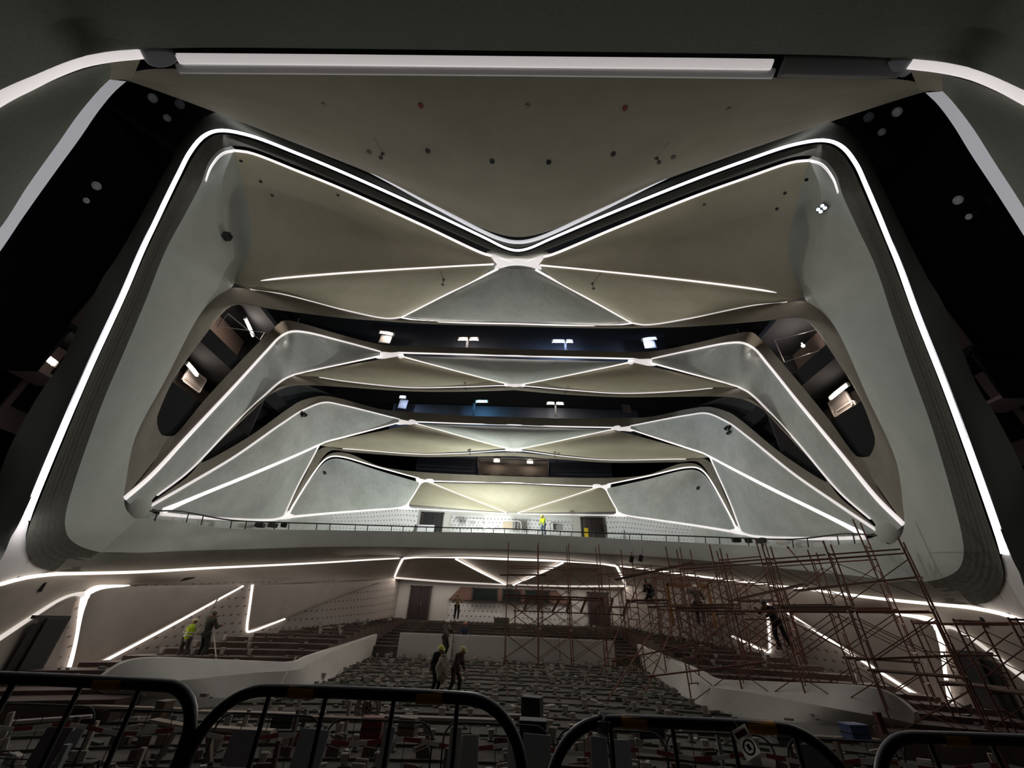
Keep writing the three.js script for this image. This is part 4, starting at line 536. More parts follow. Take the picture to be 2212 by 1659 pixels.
// ================================================================== SCAFFOLDING
const rust = std({ map: mapOf(f3, 256, '#5a3529', '#774a3b', 1), roughness: .8 }), plankWood = std({ map: mapOf(f3, 256, '#473428', '#63493a', 2), roughness: .9 }), dirtySteel = std({ color: '#43403c', roughness: .6, metalness: .4 });
const ordinal = ['first', 'second', 'third', 'fourth', 'fifth', 'sixth', 'seventh', 'eighth', 'ninth'];
const frameGeo = (() => { const h = 1.62, w = .95, r = .025; return merge([rod([0, 0, -w / 2], [0, h, -w / 2], r), rod([0, 0, w / 2], [0, h, w / 2], r), rod([0, h - .04, -w / 2], [0, h - .04, w / 2], r), rod([0, h * .48, -w / 2], [0, h * .48, w / 2], r * .8), rod([0, 0.05, -w / 2 + .25], [0, h * .48, -w / 2 + .25], r * .7), rod([0, h * .48, w / 2 - .25], [0, h, w / 2 - .25], r * .7), rod([0, h * .75, w / 2], [0, h * .75, w / 2 - .25], r * .7), rod([0, h * .25, -w / 2], [0, h * .25, -w / 2 + .25], r * .7)]); })();
const FH = 1.62, BAY = 1.83;
const braceGeo = rod([0, .25, 0], [BAY, 1.35, 0], .015), braceGeo2 = rod([0, 1.35, 0], [BAY, .25, 0], .015), ledgerGeo = rod([0, 0, 0], [BAY, 0, 0], .026), deckPlank = new RoundedBoxGeometry(BAY + .25, .05, .24, 1, .01);
function scaffoldBay(label, group, x, y, z, ang, levels, { decks = [], open = false, extra = 0, lean = 0 } = {}) {
  const t = thing('scaffold_bay', label, 'scaffold', group, [x, y, z]); t.rotation.y = ang; t.rotation.z = lean;
  for (let l = 0; l < levels; l++) {
    const f = part('frame', frameGeo, rust, t); f.position.y = l * FH;
    if (!open) { for (const s of [-1, 1]) { if ((l + (s > 0)) % 2 === 0 || l < 2) { const a = part('brace', braceGeo, rust, t); a.position.set(0, l * FH, s * .475); const b = part('brace', braceGeo2, rust, t); b.position.set(0, l * FH, s * .475); } if (l === levels - 1 || l === 1) { const c = part('ledger', ledgerGeo, rust, t); c.position.set(0, (l + 1) * FH - .1, s * .475); } } }
  }
  if (extra) for (const s of [-1, 1]) { const p = part('standard', rod([0, levels * FH, s * .475], [0, levels * FH + extra, s * .475], .028), rust, t); }
  for (const l of decks) for (const k of [-1, 0, 1]) { const p = part('plank', deckPlank, plankWood, t); p.position.set(BAY / 2, l * FH + .02 + (k ? 0 : .012), k * .27); }
}
{ const g = 'back row of scaffolding in the hall centre';
  for (let i = 0; i < 4; i++) scaffoldBay(`${ordinal[i]} bay of the tall scaffold row facing the booth, counted from the left`, g, -.05 + i * BAY, -.22, -25.6 + i * .04, 0, 3, { decks: i < 3 ? [2] : [], open: i === 3, extra: 1.25 });
  const g2 = 'low scaffold under the booth';
  for (let i = 0; i < 5; i++) scaffoldBay(`${ordinal[i]} bay of the low scaffold before the back wall, counted from the left`, g2, .5 + i * BAY, .75, -30.6, .03, 2, { decks: i < 4 ? [1] : [], open: i === 4 });
  const g3 = 'diagonal row of scaffolding on the right', n = 7, A = [5.6, 25.2], B = [13.5, 15.4];
  const ang = Math.atan2(B[1] - A[1], B[0] - A[0]);
  for (let i = 0; i <= n; i++) { const f = i / n, x = A[0] + (B[0] - A[0]) * f, D = A[1] + (B[1] - A[1]) * f; scaffoldBay(`${ordinal[i]} bay of the diagonal scaffold row on the right, counted from the back`, g3, x, -.55 + .2 * Math.sin(i * 2), -D, ang, 3, { decks: [1, 3, 5].includes(i) ? [2] : i === 2 || i === 6 ? [1] : [], open: i === n, extra: i % 2 ? .9 : .3 }); }
  const g6 = 'front row of scaffolding before the right parapet', A2 = [7.3, 18.4], B2 = [12.4, 12.8], ang2 = Math.atan2(B2[1] - A2[1], B2[0] - A2[0]);
  for (let i = 0; i < 5; i++) { const f = i / 4; scaffoldBay(`${ordinal[i]} bay of the scaffold standing before the right parapet, counted from the back`, g6, A2[0] + (B2[0] - A2[0]) * f, -.85, -(A2[1] + (B2[1] - A2[1]) * f), ang2, 3, { decks: [0, 2].includes(i) ? [2] : i === 3 ? [1] : [], open: i === 4, extra: .7 - i * .12 }); }
  const g4 = 'scaffolding on the right side rows';
  for (let i = 0; i < 5; i++) { const x = 8.7 + i * 1.05, D = 26.5 - i * 1.5; scaffoldBay(`${ordinal[i]} bay of the low scaffold on the right side rows, counted from the back`, g4, x, sideY(D) - .05, -D, -.96, 2, { decks: i < 4 ? [1] : [], open: i === 4 }); }
  const g5 = 'nearest scaffolding on the right';
  for (let i = 0; i < 3; i++) scaffoldBay(`${ordinal[i]} bay of the scaffold nearest the stage on the right, counted from the back`, g5, 13.6 - i * .35, -1.1, -14.6 + i * 1.75, -1.38 + Math.PI * 0, 2, { decks: i < 2 ? [1] : [], open: i === 2 }); }
// loose boards along the scaffold tops and raking tubes
function pole(label, a, b, r, mat, name = 'raking_tube', cat = 'pole', grp = 'raking tubes') { const A = V(a), B = V(b), c = A.clone().add(B).multiplyScalar(.5), t = thing(name, label, cat, grp, c.toArray()); const d = (p) => p.clone().sub(c).toArray(); part('tube', rod(d(A), d(B), r, 8), mat, t); part('coupler', rod(d(A.clone().lerp(B, .03)), d(A.clone().lerp(B, .05)), r * 1.9, 8), mat, t); return t; }
{ const R = [[7.8,4.6,-24],[4.03,-0.02,-20],[8.63,2.62,-22],[5.15,-0.3,-17.5],[7.85,2.75,-21],[3.68,-0.48,-17],[10.12,2.74,-19],[7.31,0.75,-18],[4.53,0.42,-20],[7.4,1.17,-18],[5.38,0.1,-18],[8.66,0.82,-15.5],[12.55,4.97,-18.5],[12.45,3.12,-17]];
  ['thin raking tube running down left from the scaffold to the seats', 'thin raking tube next to the right parapet', 'longest thin raking tube before the right parapet', 'thin tube leaning over the right side rows', 'level tube crossing before the right parapet, upper', 'level tube crossing before the right parapet, lower', 'slanting tube high on the right scaffold'].forEach((l, i) => pole(l, R[i * 2], R[i * 2 + 1], .028, rust));
  const Bd = [[5.55,3.71,-22],[8.68,4.3,-19.5],[10.45,2.88,-20],[11.8,3.31,-17],[11.36,3.07,-17],[13.15,3.27,-13.5],[11.27,1,-15],[13.06,1.29,-13],[2.26,4.15,-25.4],[-0.5,4.08,-25.6]];
  ['dark plank along the scaffold top by the booth corner', 'dark plank on the scaffold in front of the light line', 'longest dark plank at the top right of the scaffold', 'dark plank low on the right scaffold', 'dark plank overhanging the left end of the scaffold'].forEach((l, i) => { const A = V(Bd[i * 2]), B = V(Bd[i * 2 + 1]), c = A.clone().add(B).multiplyScalar(.5), t = thing('scaffold_plank', l, 'plank', 'loose scaffold planks', c.toArray()); part('board', bar(A.clone().sub(c).toArray(), B.clone().sub(c).toArray(), .3, .06), plankWood, t); part('end_iron', bar(A.clone().sub(c).toArray(), A.clone().lerp(B, .03).sub(c).toArray(), .31, .07), dirtySteel, t); });
}
// boards leaning in a row on the low scaffold
for (let i = 0; i < 8; i++) { const x = 1.1 + i * .95, t = thing('leaning_board', `${ordinal[i]} dark board leaning on the low scaffold before the booth, counted from the left`, 'board', 'leaning boards on the low scaffold', [x, 2.42, -30.05]); t.rotation.z = -.35 - (i % 3) * .12; part('board', rbox(.16, 1.0, .05, .01, 0, .5, 0), plankWood, t); part('cleat', rbox(.2, .08, .06, .01, 0, .8, .02), plankWood, t); }
// yellow gate frame on the scaffold
{ const p = [[9.25,3.07,-22.5]][0], t = thing('scaffold_gate', 'ochre-painted steel frame on the scaffold below the balcony', 'scaffold', null, p), m = std({ color: '#7d5423', roughness: .7 }); part('top_bar', rbox(2.2, .16, .12, .02, .1, .55, 0), m, t); part('post', rbox(.14, 1.9, .12, .02, -.95, -.35, 0), m, t); part('post', rbox(.14, 1.9, .12, .02, 1.15, -.35, 0), m, t); part('mid_bar', rbox(2.1, .06, .08, .02, .1, -.35, 0), m, t); part('strut', rod([.1, -.35, 0], [1.1, .5, 0], .03), m, t); }
for (const [lab, p] of [['left one of two dark hanging boxes on the balcony front', [[6.99,4.95,-23.8]][0]], ['right one of two dark hanging boxes on the balcony front', [[7.46,4.99,-23.6]][0]]]) { const t = thing('hanging_box', lab, 'box', 'hanging boxes', p); const b = part('case', rbox(.22, .34, .12, .02), std({ color: '#1d1b1a' }), t); b.rotation.z = -.35; part('strap', rod([.08, .15, 0], [.2, .6, 0], .01), dirtySteel, t); }

// ================================================================== STAGE BARRIERS
const blackPaint = std({ color: '#0c0c12', roughness: .45 }), amber = std({ color: '#d08a1c', roughness: .5 });
function barrier(label, x0, x1, top, z, bars, bands, { r = .034, rad = .3, tiltTop = 0, group = 'black crowd barriers at the stage edge', mat = blackPaint, base = 0 } = {}) {
  const t = thing('crowd_barrier', label, 'barrier', group, [(x0 + x1) / 2, base, z]), w = (x1 - x0) / 2, h = top - base, c = [], yT = (x) => h + tiltTop * x / w;
  for (let i = 0; i <= 8; i++) { const a = Math.PI - i / 8 * Math.PI / 2; c.push([-w + rad + Math.cos(a) * rad, yT(-w) - rad + Math.sin(a) * rad, 0]); }
  for (let i = 0; i <= 8; i++) { const a = Math.PI / 2 - i / 8 * Math.PI / 2; c.push([w - rad + Math.cos(a) * rad, yT(w) - rad + Math.sin(a) * rad, 0]); }
  part('frame', tube([[-w, .12, 0], [-w, .5, 0], ...c, [w, .5, 0], [w, .12, 0]], r, 80, 12), mat, t); part('bottom_rail', rod([-w, .2, 0], [w, .2, 0], r * .7, 8), mat, t);
  for (const b of bars) { const x = b - (x0 + x1) / 2; part('bar', rod([x, .2, 0], [x, yT(x), 0], r * .42, 8), mat, t); }
  for (const [a, b] of bands) { const u = a - (x0 + x1) / 2, v = b - (x0 + x1) / 2; part('band', rod([u, yT(u), 0], [v, yT(v), 0], r * 1.06, 14), amber, t); }
  for (const s of [-1, 1]) part('foot', rod([s * (w - .15), .03, -.28], [s * (w - .15), .03, .28], r * .8, 8), mat, t); if (base === 0) for (const s of [-1, 1]) part('foot_stem', rod([s * (w - .15), .03, 0], [s * (w - .15), .22, 0], r * .8, 8), mat, t);
  return t;
}
const bx = (a) => a.map((p) => p[0]);
{ const A = [[-1.57,0.96,-3],[-2.8,1.19,-3]], Ab = bx([[-2.78,1.16,-3],[-2.35,1.17,-3],[-1.98,1.18,-3]]), B = [[-1.58,0.96,-3.02],[0.38,0.94,-3.02],[-1.14,1.2,-3.02],[0.01,1.21,-3.02]], Bb = bx([[-1.18,1.19,-3],[-0.83,1.2,-3],[-0.41,1.2,-3],[-0.02,1.2,-3]]);
  barrier('black crowd barrier cut off by the left edge, with one amber band', A[0][0] - 2.0, A[0][0] - .01, A[1][1] + .02, -3, Ab.concat([A[0][0] - 1.2, A[0][0] - 1.6]), [bx([[-2.26,1.19,-3],[-2.09,1.19,-3]])], { rad: .24, tiltTop: 0 });
  barrier('black crowd barrier in the left middle with two amber bands', B[0][0] + .03, B[1][0], (B[2][1] + B[3][1]) / 2, -3.02, Bb, [bx([[-1.06,1.21,-3],[-0.9,1.21,-3]]), bx([[-0.27,1.21,-3],[-0.11,1.21,-3]])], { rad: .34 });
  const C = [[0.55,0.85,-3.3],[2.44,0.91,-3.3],[1.06,1.09,-3.3],[1.95,1.08,-3.3]], Cb = bx([[0.96,1.06,-3.3],[1.36,1.07,-3.3],[1.74,1.07,-3.3],[2.14,1.07,-3.3]]);
  barrier('black crowd barrier right of the centre carrying a white tag', C[0][0], C[1][0], (C[2][1] + C[3][1]) / 2, -3.3, Cb, [bx([[1.03,1.08,-3.3],[1.19,1.08,-3.3]]), bx([[1.84,1.08,-3.3],[2.02,1.08,-3.3]])], { rad: .4 });
  const Dd = [[2.61,0.9,-3.35],[3.2,1.06,-3.35]], Db = bx([[3.03,1.05,-3.35],[3.43,1.06,-3.35]]);
  barrier('black crowd barrier cut off by the right edge', Dd[0][0], Dd[0][0] + 2.05, Dd[1][1], -3.35, Db.concat([Db[1] + .33, Db[1] + .66]), [bx([[3.12,1.06,-3.35],[3.27,1.06,-3.35]])], { rad: .33 });
  // tag with a red bar and a round symbol
  const p = [[1.79,1.02,-3.24]][0], t = thing('warning_tag', 'small white tag with a red bar and round symbol hanging on the barrier', 'sign', null, p); t.rotation.z = .42;
  part('card', rbox(.105, .15, .004, .002), new THREE.MeshPhysicalMaterial({ color: '#f4f0ea', roughness: 1, transmission: .5, thickness: 0, side: S }), t); part('red_bar', box(.075, .03, .002, -.004, .045, .0035), std({ color: '#8e2d26' }), t); part('symbol_ring', new THREE.TorusGeometry(.034, .005, 8, 28).translate(0, -.025, .004), std({ color: '#2a2a2c' }), t); part('symbol_bar', bar([-.024, -.001, .004], [.024, -.049, .004], .006, .003), std({ color: '#2a2a2c' }), t); part('figure', rbox(.02, .03, .002, .0008, 0, -.025, .003), std({ color: '#2a2a2c' }), t); part('cord', rod([0, .075, 0], [.02, .14, -.05], .002), std({ color: '#999' }), t); 
  const w = [[0.91,1.07,-3.3]][0], u = thing('wrap_film', 'crumpled clear film tied round the barrier corner', 'film', null, w); const g = new THREE.IcosahedronGeometry(.05, 2), pp = g.attributes.position; for (let i = 0; i < pp.count; i++) { const k = .75 + .5 * Math.abs(Math.sin(pp.getX(i) * 190 + pp.getY(i) * 140) * Math.cos(pp.getZ(i) * 170)); pp.setXYZ(i, pp.getX(i) * k, pp.getY(i) * k, pp.getZ(i) * k); } g.computeVertexNormals(); part('film', g, std({ color: '#77757a', roughness: .3 }), u); part('film_tail', bar([.02, -.03, .03], [.03, -.3, .035], .03, .003), std({ color: '#6d6a6c', roughness: .35 }), u);
}
// second line of barriers with red and white tape, down in the pit
{ const steel = std({ color: '#141416', roughness: .6 }); const spots = [-10.2, -8.0, -5.6, -3.3, -1.0, 1.25, 3.4, 5.7, 8.0];
  spots.forEach((x, i) => { const bars = []; for (let k = 1; k < 4; k++) bars.push(x + k * .52); barrier(`${ordinal[i]} thin grey barrier of the taped line in the pit, counted from the left`, x, x + 2.1, -.12, -10.2 + (i % 2) * .12, bars, [], { r: .018, rad: .28, group: 'thin barriers in the pit', mat: steel, base: -1.13 }); });
  const t = thing('barrier_tape', 'red and white warning tape strung along the pit barriers', 'tape', null, [0, 0, 0]), red = std({ color: '#8d3a3a', roughness: .5 }), wh = std({ color: '#d5d0cc', roughness: .5 }); const n = 60;
  for (let i = 0; i < n; i++) { const f = (k) => { const x = -10.5 + 21 * k / n; return [x, -.42 + .05 * Math.sin(x * 2.8), -10.02 + .02 * Math.sin(x)]; }; part('tape_piece', bar(f(i), f(i + 1), .004, .07), i % 2 ? red : wh, t); } }

// ================================================================== SEAT STUBS AND CLUTTER ON THE ROWS
{ const pale = std({ map: mapOf(f3, 256, '#857d73', '#aaa196', .6), roughness: .8 }), foot = std({ color: '#4a4640', roughness: .7 });
  const body = (() => { const g = new RoundedBoxGeometry(.2, .3, .14, 2, .03), p = g.attributes.position; for (let i = 0; i < p.count; i++) { const y = p.getY(i); const k = 1 + .25 * y / .15 + .12 * Math.sin(y * 40 + p.getX(i) * 30); p.setX(i, p.getX(i) * k); p.setZ(i, p.getZ(i) * (1 + .1 * Math.cos(y * 60))); } g.computeVertexNormals(); g.translate(0, .2, 0); return g; })(), plateG = new RoundedBoxGeometry(.26, .05, .26, 1, .01);
  let count = 0; const put = (x, y, z, s, g, label) => { if (count++ > 296) return; const t = thing('seat_stub', label, 'seat base', g, [x, y, z]); t.rotation.y = rr(-.3, .3); t.scale.setScalar(s); const b = part('wrapped_post', body, pale, t); b.scale.y = rr(.75, 1.15); part('base_plate', plateG, foot, t).position.y = .025; };
  const seen = {};
  for (const [k, D, y, w] of rows) {
    const r = seen[k] = (seen[k] ?? 0) + 1; let n = 0;
    if (k === 'well') for (let x = -7.2; x <= 7.2; x += .78) { const xx = x + rr(-.1, .1), keep = rnd() < .7; if (keep) put(xx, y, rowZ(D + .55, xx), rr(.6, .9), 'seat stubs in the middle block', `pale wrapped seat stub, ${nth(++n)} from the left in the ${nth(r)} row of the middle block`); }
    if (k === 'side' && D > 19 && D < 30) for (const s of [-1, 1]) { n = 0; for (let x = Math.abs(w) - .7; x > 8.4; x -= .95) if (rnd() < .5) put(s * x, y, rowZ(D + .55, x), .7, s < 0 ? 'seat stubs in the left side block' : 'seat stubs in the right side block', `pale wrapped seat stub, ${nth(++n)} from the wall in the ${nth(r)} ${s < 0 ? 'left' : 'right'} side row`); }
  } }
// uncountable scraps of packing, plaster and wood trodden over the rows
{ const n = 1500, im = new THREE.InstancedMesh(new RoundedBoxGeometry(1, 1, 1, 1, .08), std({ color: '#ffffff', roughness: .9 }), n), m4 = new THREE.Matrix4(), qt = new THREE.Quaternion(), cols = ['#7f766c', '#5d564e', '#9f978d', '#4a4c43', '#6b5850', '#556050', '#b3aba1', '#474440'].map((c) => new THREE.Color(c));
  for (let i = 0; i < n; i++) { let [k, D, y, w] = rows[Math.floor(rnd() * rows.length)]; if (rnd() < .55) [k, D, y, w] = rows[Math.floor(rnd() * 17)]; let x = k === 'side' ? (rnd() < .5 ? -1 : 1) * rr(8.2, Math.max(8.4, Math.abs(w) - .2)) : rr(-1, 1) * (Math.abs(w) - .3), pit = rnd() < .12, d = rr(.06, .9); const sx = rr(.05, .28) * (rnd() < .15 ? 2.2 : 1), sy = rr(.01, .09), sz = rr(.04, .16); qt.setFromEuler(new THREE.Euler(0, rr(-1.2, 1.2), rr(-.1, .1))); if (pit) m4.compose(new THREE.Vector3(rr(-11, 11), -1.15 + sy / 2, rr(-10.8, -6)), qt, new THREE.Vector3(sx, sy, sz)); else m4.compose(new THREE.Vector3(x, y + sy / 2, rowZ(D + d, x)), qt, new THREE.Vector3(sx, sy, sz)); im.setMatrixAt(i, m4); im.setColorAt(i, cols[Math.floor(rnd() * 8)]); }
  im.name = 'construction_litter'; im.userData = { label: 'fine building scraps strewn over all the stepped rows', category: 'litter', kind: 'stuff' }; shadow(im); scene.add(im); }
const woods = ['#8f8274', '#a4978a', '#7a6c5e', '#948b86'].map((c) => std({ color: c, roughness: .85 }));
function board(label, a, b, w, th, m, grp = 'long boards lying on the rows') { const A = V(a), B = V(b), c = A.clone().add(B).multiplyScalar(.5), t = thing('long_board', label, 'board', grp, c.toArray()); part('board', bar(A.clone().sub(c).toArray(), B.clone().sub(c).toArray(), w, th), m, t); part('batten', bar(A.clone().lerp(B, .2).sub(c).add(new THREE.Vector3(0, -th, 0)).toArray(), A.clone().lerp(B, .8).sub(c).add(new THREE.Vector3(0, -th, 0)).toArray(), w * .5, th), woods[2], t); }
{ const L = [[-11.22,-0.61,-13.2],[-8.29,-0.6,-13.2],[-8.02,-0.66,-13.4],[-5.32,-0.59,-13.2],[-5.98,-0.55,-12.6],[-3.41,-0.53,-12.6],[-3.01,-0.5,-12.8],[0.41,-0.48,-12.8],[1.77,-0.46,-12.4],[4.14,-0.44,-12.4],[4.47,-0.45,-12.4],[6.48,-0.45,-12.4],[6.64,-0.48,-12.5],[9.37,-0.52,-12.6],[-11.57,-0.76,-12],[-10.15,-0.7,-12.6],[-8.18,-0.61,-12],[-6.88,-0.64,-11.6],[-6.55,-0.59,-11.4],[-4.97,-0.6,-11.4],[-13.01,-0.69,-13],[-12.04,-0.65,-13.6],[0.17,-0.47,-13.4],[1.28,-0.46,-13.4]];
  ['pinkish', 'pale', 'grey', 'longest pale', 'dusty', 'whitish', 'thin grey', 'bent pale', 'splayed grey', 'wide pale', 'brown', 'short pale'].forEach((w, i) => board(`${w} board on the front rows, ${ordinal[Math.min(8, i)]} of the loose boards${i > 8 ? ' beyond the ninth' : ''} there`, L[i * 2], L[i * 2 + 1], .22, .06, woods[i % 4])); }
function sheet(label, p, w, h, color, rz = 0, cat = 'sheet') { const t = thing('leaning_sheet', label, cat, 'sheets standing in the pit', p); const a = part('sheet', rbox(w, h, .03, .008), std({ color, roughness: .7 }), t); a.rotation.set(-.15, 0, rz); const b = part('edge_batten', rbox(w, .05, .05, .01, 0, h / 2 - .03, -.03), woods[1], t); b.rotation.set(-.15, 0, rz); }
{ const p = [[-3.37,-0.5,-9.6],[-4.66,-0.5,-9.6],[-8.72,-0.68,-10.6],[-1.97,-0.47,-9.6],[-0.68,-0.45,-9.4],[-0.45,-0.39,-9.5],[0.81,-0.4,-9.4],[2.33,-0.35,-9.4],[0.36,-0.42,-9.5],[1.92,-0.38,-9.3],[-8.39,-0.72,-9.8],[5.85,-0.29,-9.5]];
  [['light grey sheet standing behind the left middle barrier', .55, .6, '#8e9096'], ['lilac grey sheet leaning left of the light grey one', .5, .5, '#7b7780'], ['small blue-grey sheet at the far left of the pit', .36, .3, '#767c80'], ['narrow pale sheet right of a red box', .2, .7, '#8d9196'], ['tall white sheet under the middle barrier', .22, .8, '#a3a29e'], ['wide pale sheet beside the tall white one', .4, .45, '#9a9c9e'], ['pale grey sheet between the two middle barriers', .5, .6, '#8c9094'], ['white board with a pink line behind the right middle barrier', .36, .45, '#a2a2aa'], ['white frame-like sheet at the curve of the barrier', .16, .5, '#aaa8a6'], ['grey sheet left of the white board', .3, .6, '#878b90'], ['dark lilac sheet at the left end of the pit', .5, .7, '#544a50'], ['dull grey sheet in the right part of the pit', .6, .4, '#5b5c60']].forEach(([l, w, h, c], i) => sheet(l, p[i], w, h, c, (i % 3 - 1) * .04)); }
function crate(label, p, w, h, d, color, ry = 0) { const t = thing('crate', label, 'crate', 'crates among the rows', p); t.rotation.y = ry; part('body', rbox(w, h, d, .02, 0, h / 2, 0), std({ color, roughness: .75 }), t); part('lid', rbox(w * 1.04, .05, d * 1.04, .015, 0, h, 0), std({ color, roughness: .6 }), t); part('band', box(w * 1.01, .03, d * 1.01, 0, h * .5, 0), std({ color: '#2b2927' }), t); }
{ const p = [[0.89,-0.57,-13],[-2.61,-0.52,-10.8],[0.8,-0.5,-10.6],[-8.73,-0.76,-13],[8.7,-0.51,-12.4],[9.69,-0.42,-12.8],[-2,-0.61,-11.6],[3.34,-0.39,-11.2],[-5.14,-0.68,-12.2],[6.33,-0.4,-11.2],[-12.57,-0.88,-13.4],[7.08,1.12,-30],[-0.48,1.47,-33.5]];
  [['black crate standing on the front rows', .5, .55, .4, '#161618'], ['dull red box on the front rows', .42, .32, .3, '#6a221e'], ['dark crate below the black one', .55, .4, .4, '#232426'], ['brown crate behind the left barrier', .3, .35, .3, '#5b4a3c'], ['crumpled blue bag among the right front rows', .5, .3, .35, '#39456b'], ['small dark red canister among the right front rows', .14, .4, .14, '#541d1c'], ['wooden crate right of the red box', .4, .3, .3, '#6a5a4b'], ['low dark tray behind the right barrier', .6, .16, .4, '#2b2a29'], ['greenish tool box behind the left barrier', .5, .22, .3, '#3b4237'], ['flat grey box among the right front rows', .5, .2, .4, '#57575a'], ['dark box at the far left behind the barrier', .4, .3, .3, '#2c2826'], ['grey box on the rows below the right door', .5, .4, .4, '#4b4743'], ['grey-green tent-like box under the booth window', 1.1, .5, .5, '#4e4f46']].forEach(([l, w, h, d, c], i) => crate(l, p[i], w, h, d, c, (i * 37 % 10 - 5) * .06)); }
{ const p = [[-3.63,-0.48,-13.8]][0], t = thing('cable_reel', 'round wooden cable reel standing behind the middle barrier', 'reel', null, p), m = woods[2]; for (const s of [-1, 1]) part('flange', new THREE.TorusGeometry(.3, .035, 8, 28).translate(0, 0, s * .12), m, t); part('drum', new THREE.CylinderGeometry(.14, .14, .24, 16).rotateX(Math.PI / 2), m, t); for (let i = 0; i < 3; i++) { const q = part('spoke', box(.6, .05, .03, 0, 0, .12), m, t); q.rotation.z = i * 1.05; } }
// loose timber uprights and offcuts in the pit and on the front rows
{ const shapes = [[.16, .5, .05], [.1, .62, .1], [.3, .22, .05], [.45, .14, .12], [.22, .36, .04], [.08, .8, .08]], cols = ['#8c8276', '#6d6257', '#9d968d', '#574b43', '#7b7f80', '#5f4a44'].map((c) => std({ color: c, roughness: .85 })), geos = shapes.map(([a, b, c]) => new RoundedBoxGeometry(a, b, c, 1, .01)), names = ['short upright board', 'timber prop', 'offcut of sheeting', 'squat block', 'small panel', 'thin post'], tones = ['tan', 'brown', 'pale', 'dark', 'grey', 'reddish'];
  for (let i = 0; i < 110; i++) { const k = Math.floor(rnd() * 6), c = Math.floor(rnd() * 6), row = i % 5, D = [8.7, 9.5, 11.2, 12.15, 13.1][row], y = row < 2 ? -1.15 : wellY(D - .2), x = -10.6 + Math.floor(i / 5) * .98 + rr(-.16, .16), t = thing('timber_offcut', `${tones[c]} ${names[k]}, ${nth(Math.floor(i / 5) + 1)} from the left in the ${nth(row + 1)} litter line`, 'timber', 'timber litter on the front rows', [x, y, row < 2 ? -D : rowZ(D, x)]); t.rotation.set(0, rr(-.6, .6), rnd() < .3 ? rr(-.5, .5) : rr(-.06, .06)); part('timber', geos[k], cols[c], t).position.y = shapes[k][1] / 2; part('cleat', geos[2], cols[(c + 2) % 6], t).position.set(0, .06, .1); } }
// small crowd barriers and boards standing on the balcony
{ const wm = std({ color: '#a8a6a2', roughness: .5 }); const bl = thing;
  [[-4.2, -2.4, 'left barrier beside the work light on the balcony'], [-.9, .9, 'middle barrier with boards on the balcony'], [3.6, 5.6, 'right barrier with a board on the balcony']].forEach(([a, b, l]) => { const bars = []; for (let k = 1; k < 6; k++) bars.push(a + (b - a) * k / 6); barrier(l, a, b, 9.78, -37.2, bars, [], { r: .03, rad: .25, group: 'barriers on the balcony', mat: wm, base: 8.5 }); });
  sheet('brown board leaning on the middle balcony barrier', [-.35, 9.35, -37.05], .9, .7, '#7a6d5c'); sheet('grey board leaning on the right balcony barrier', [4.3, 9.35, -37.05], .9, .6, '#8a8983'); sheet('white sheet on the floor before the left balcony door', [-8.2, 9.1, -38.5], 1.6, .7, '#d8d8d8'); sheet('small dark board on the left balcony barrier', [-3.6, 9.5, -37.05], .5, .3, '#6c6a64');
  const p = [[6.7,8.67,-36]][0]; const t = thing('wet_floor_sign', 'bright yellow upright warning board by the right balcony door', 'sign', null, [p[0], p[1] - .45, p[2]]); part('board', rbox(.34, .8, .04, .02, 0, .5, 0), std({ color: '#e0c513', roughness: .5 }), t); part('back_leg', rod([0, .85, -.02], [0, .08, -.35], .02), std({ color: '#caa90f' }), t);
  const junk = [[-14.31,5.84,-23],[-14.18,6.05,-24],[-13.98,6.24,-24.8],[13.67,6.22,-24.6],[13.93,6.07,-23.8],[14.05,5.9,-22.8]]; junk.forEach((q, i) => crate(['flat dark rubble bag near the left end of the balcony', 'dark sack on the left of the balcony', 'low dark box next to the sack on the left of the balcony', 'dark sack on the right of the balcony', 'flat dark box on the right of the balcony', 'small dark box near the right end of the balcony'][i], q, .45, .2, .32, '#1e1c1a', i)); }

// ================================================================== PEOPLE
const skin = std({ color: '#8a6048', roughness: .6 }), boot = std({ color: '#1c1a19', roughness: .7 });
const mcs = {};
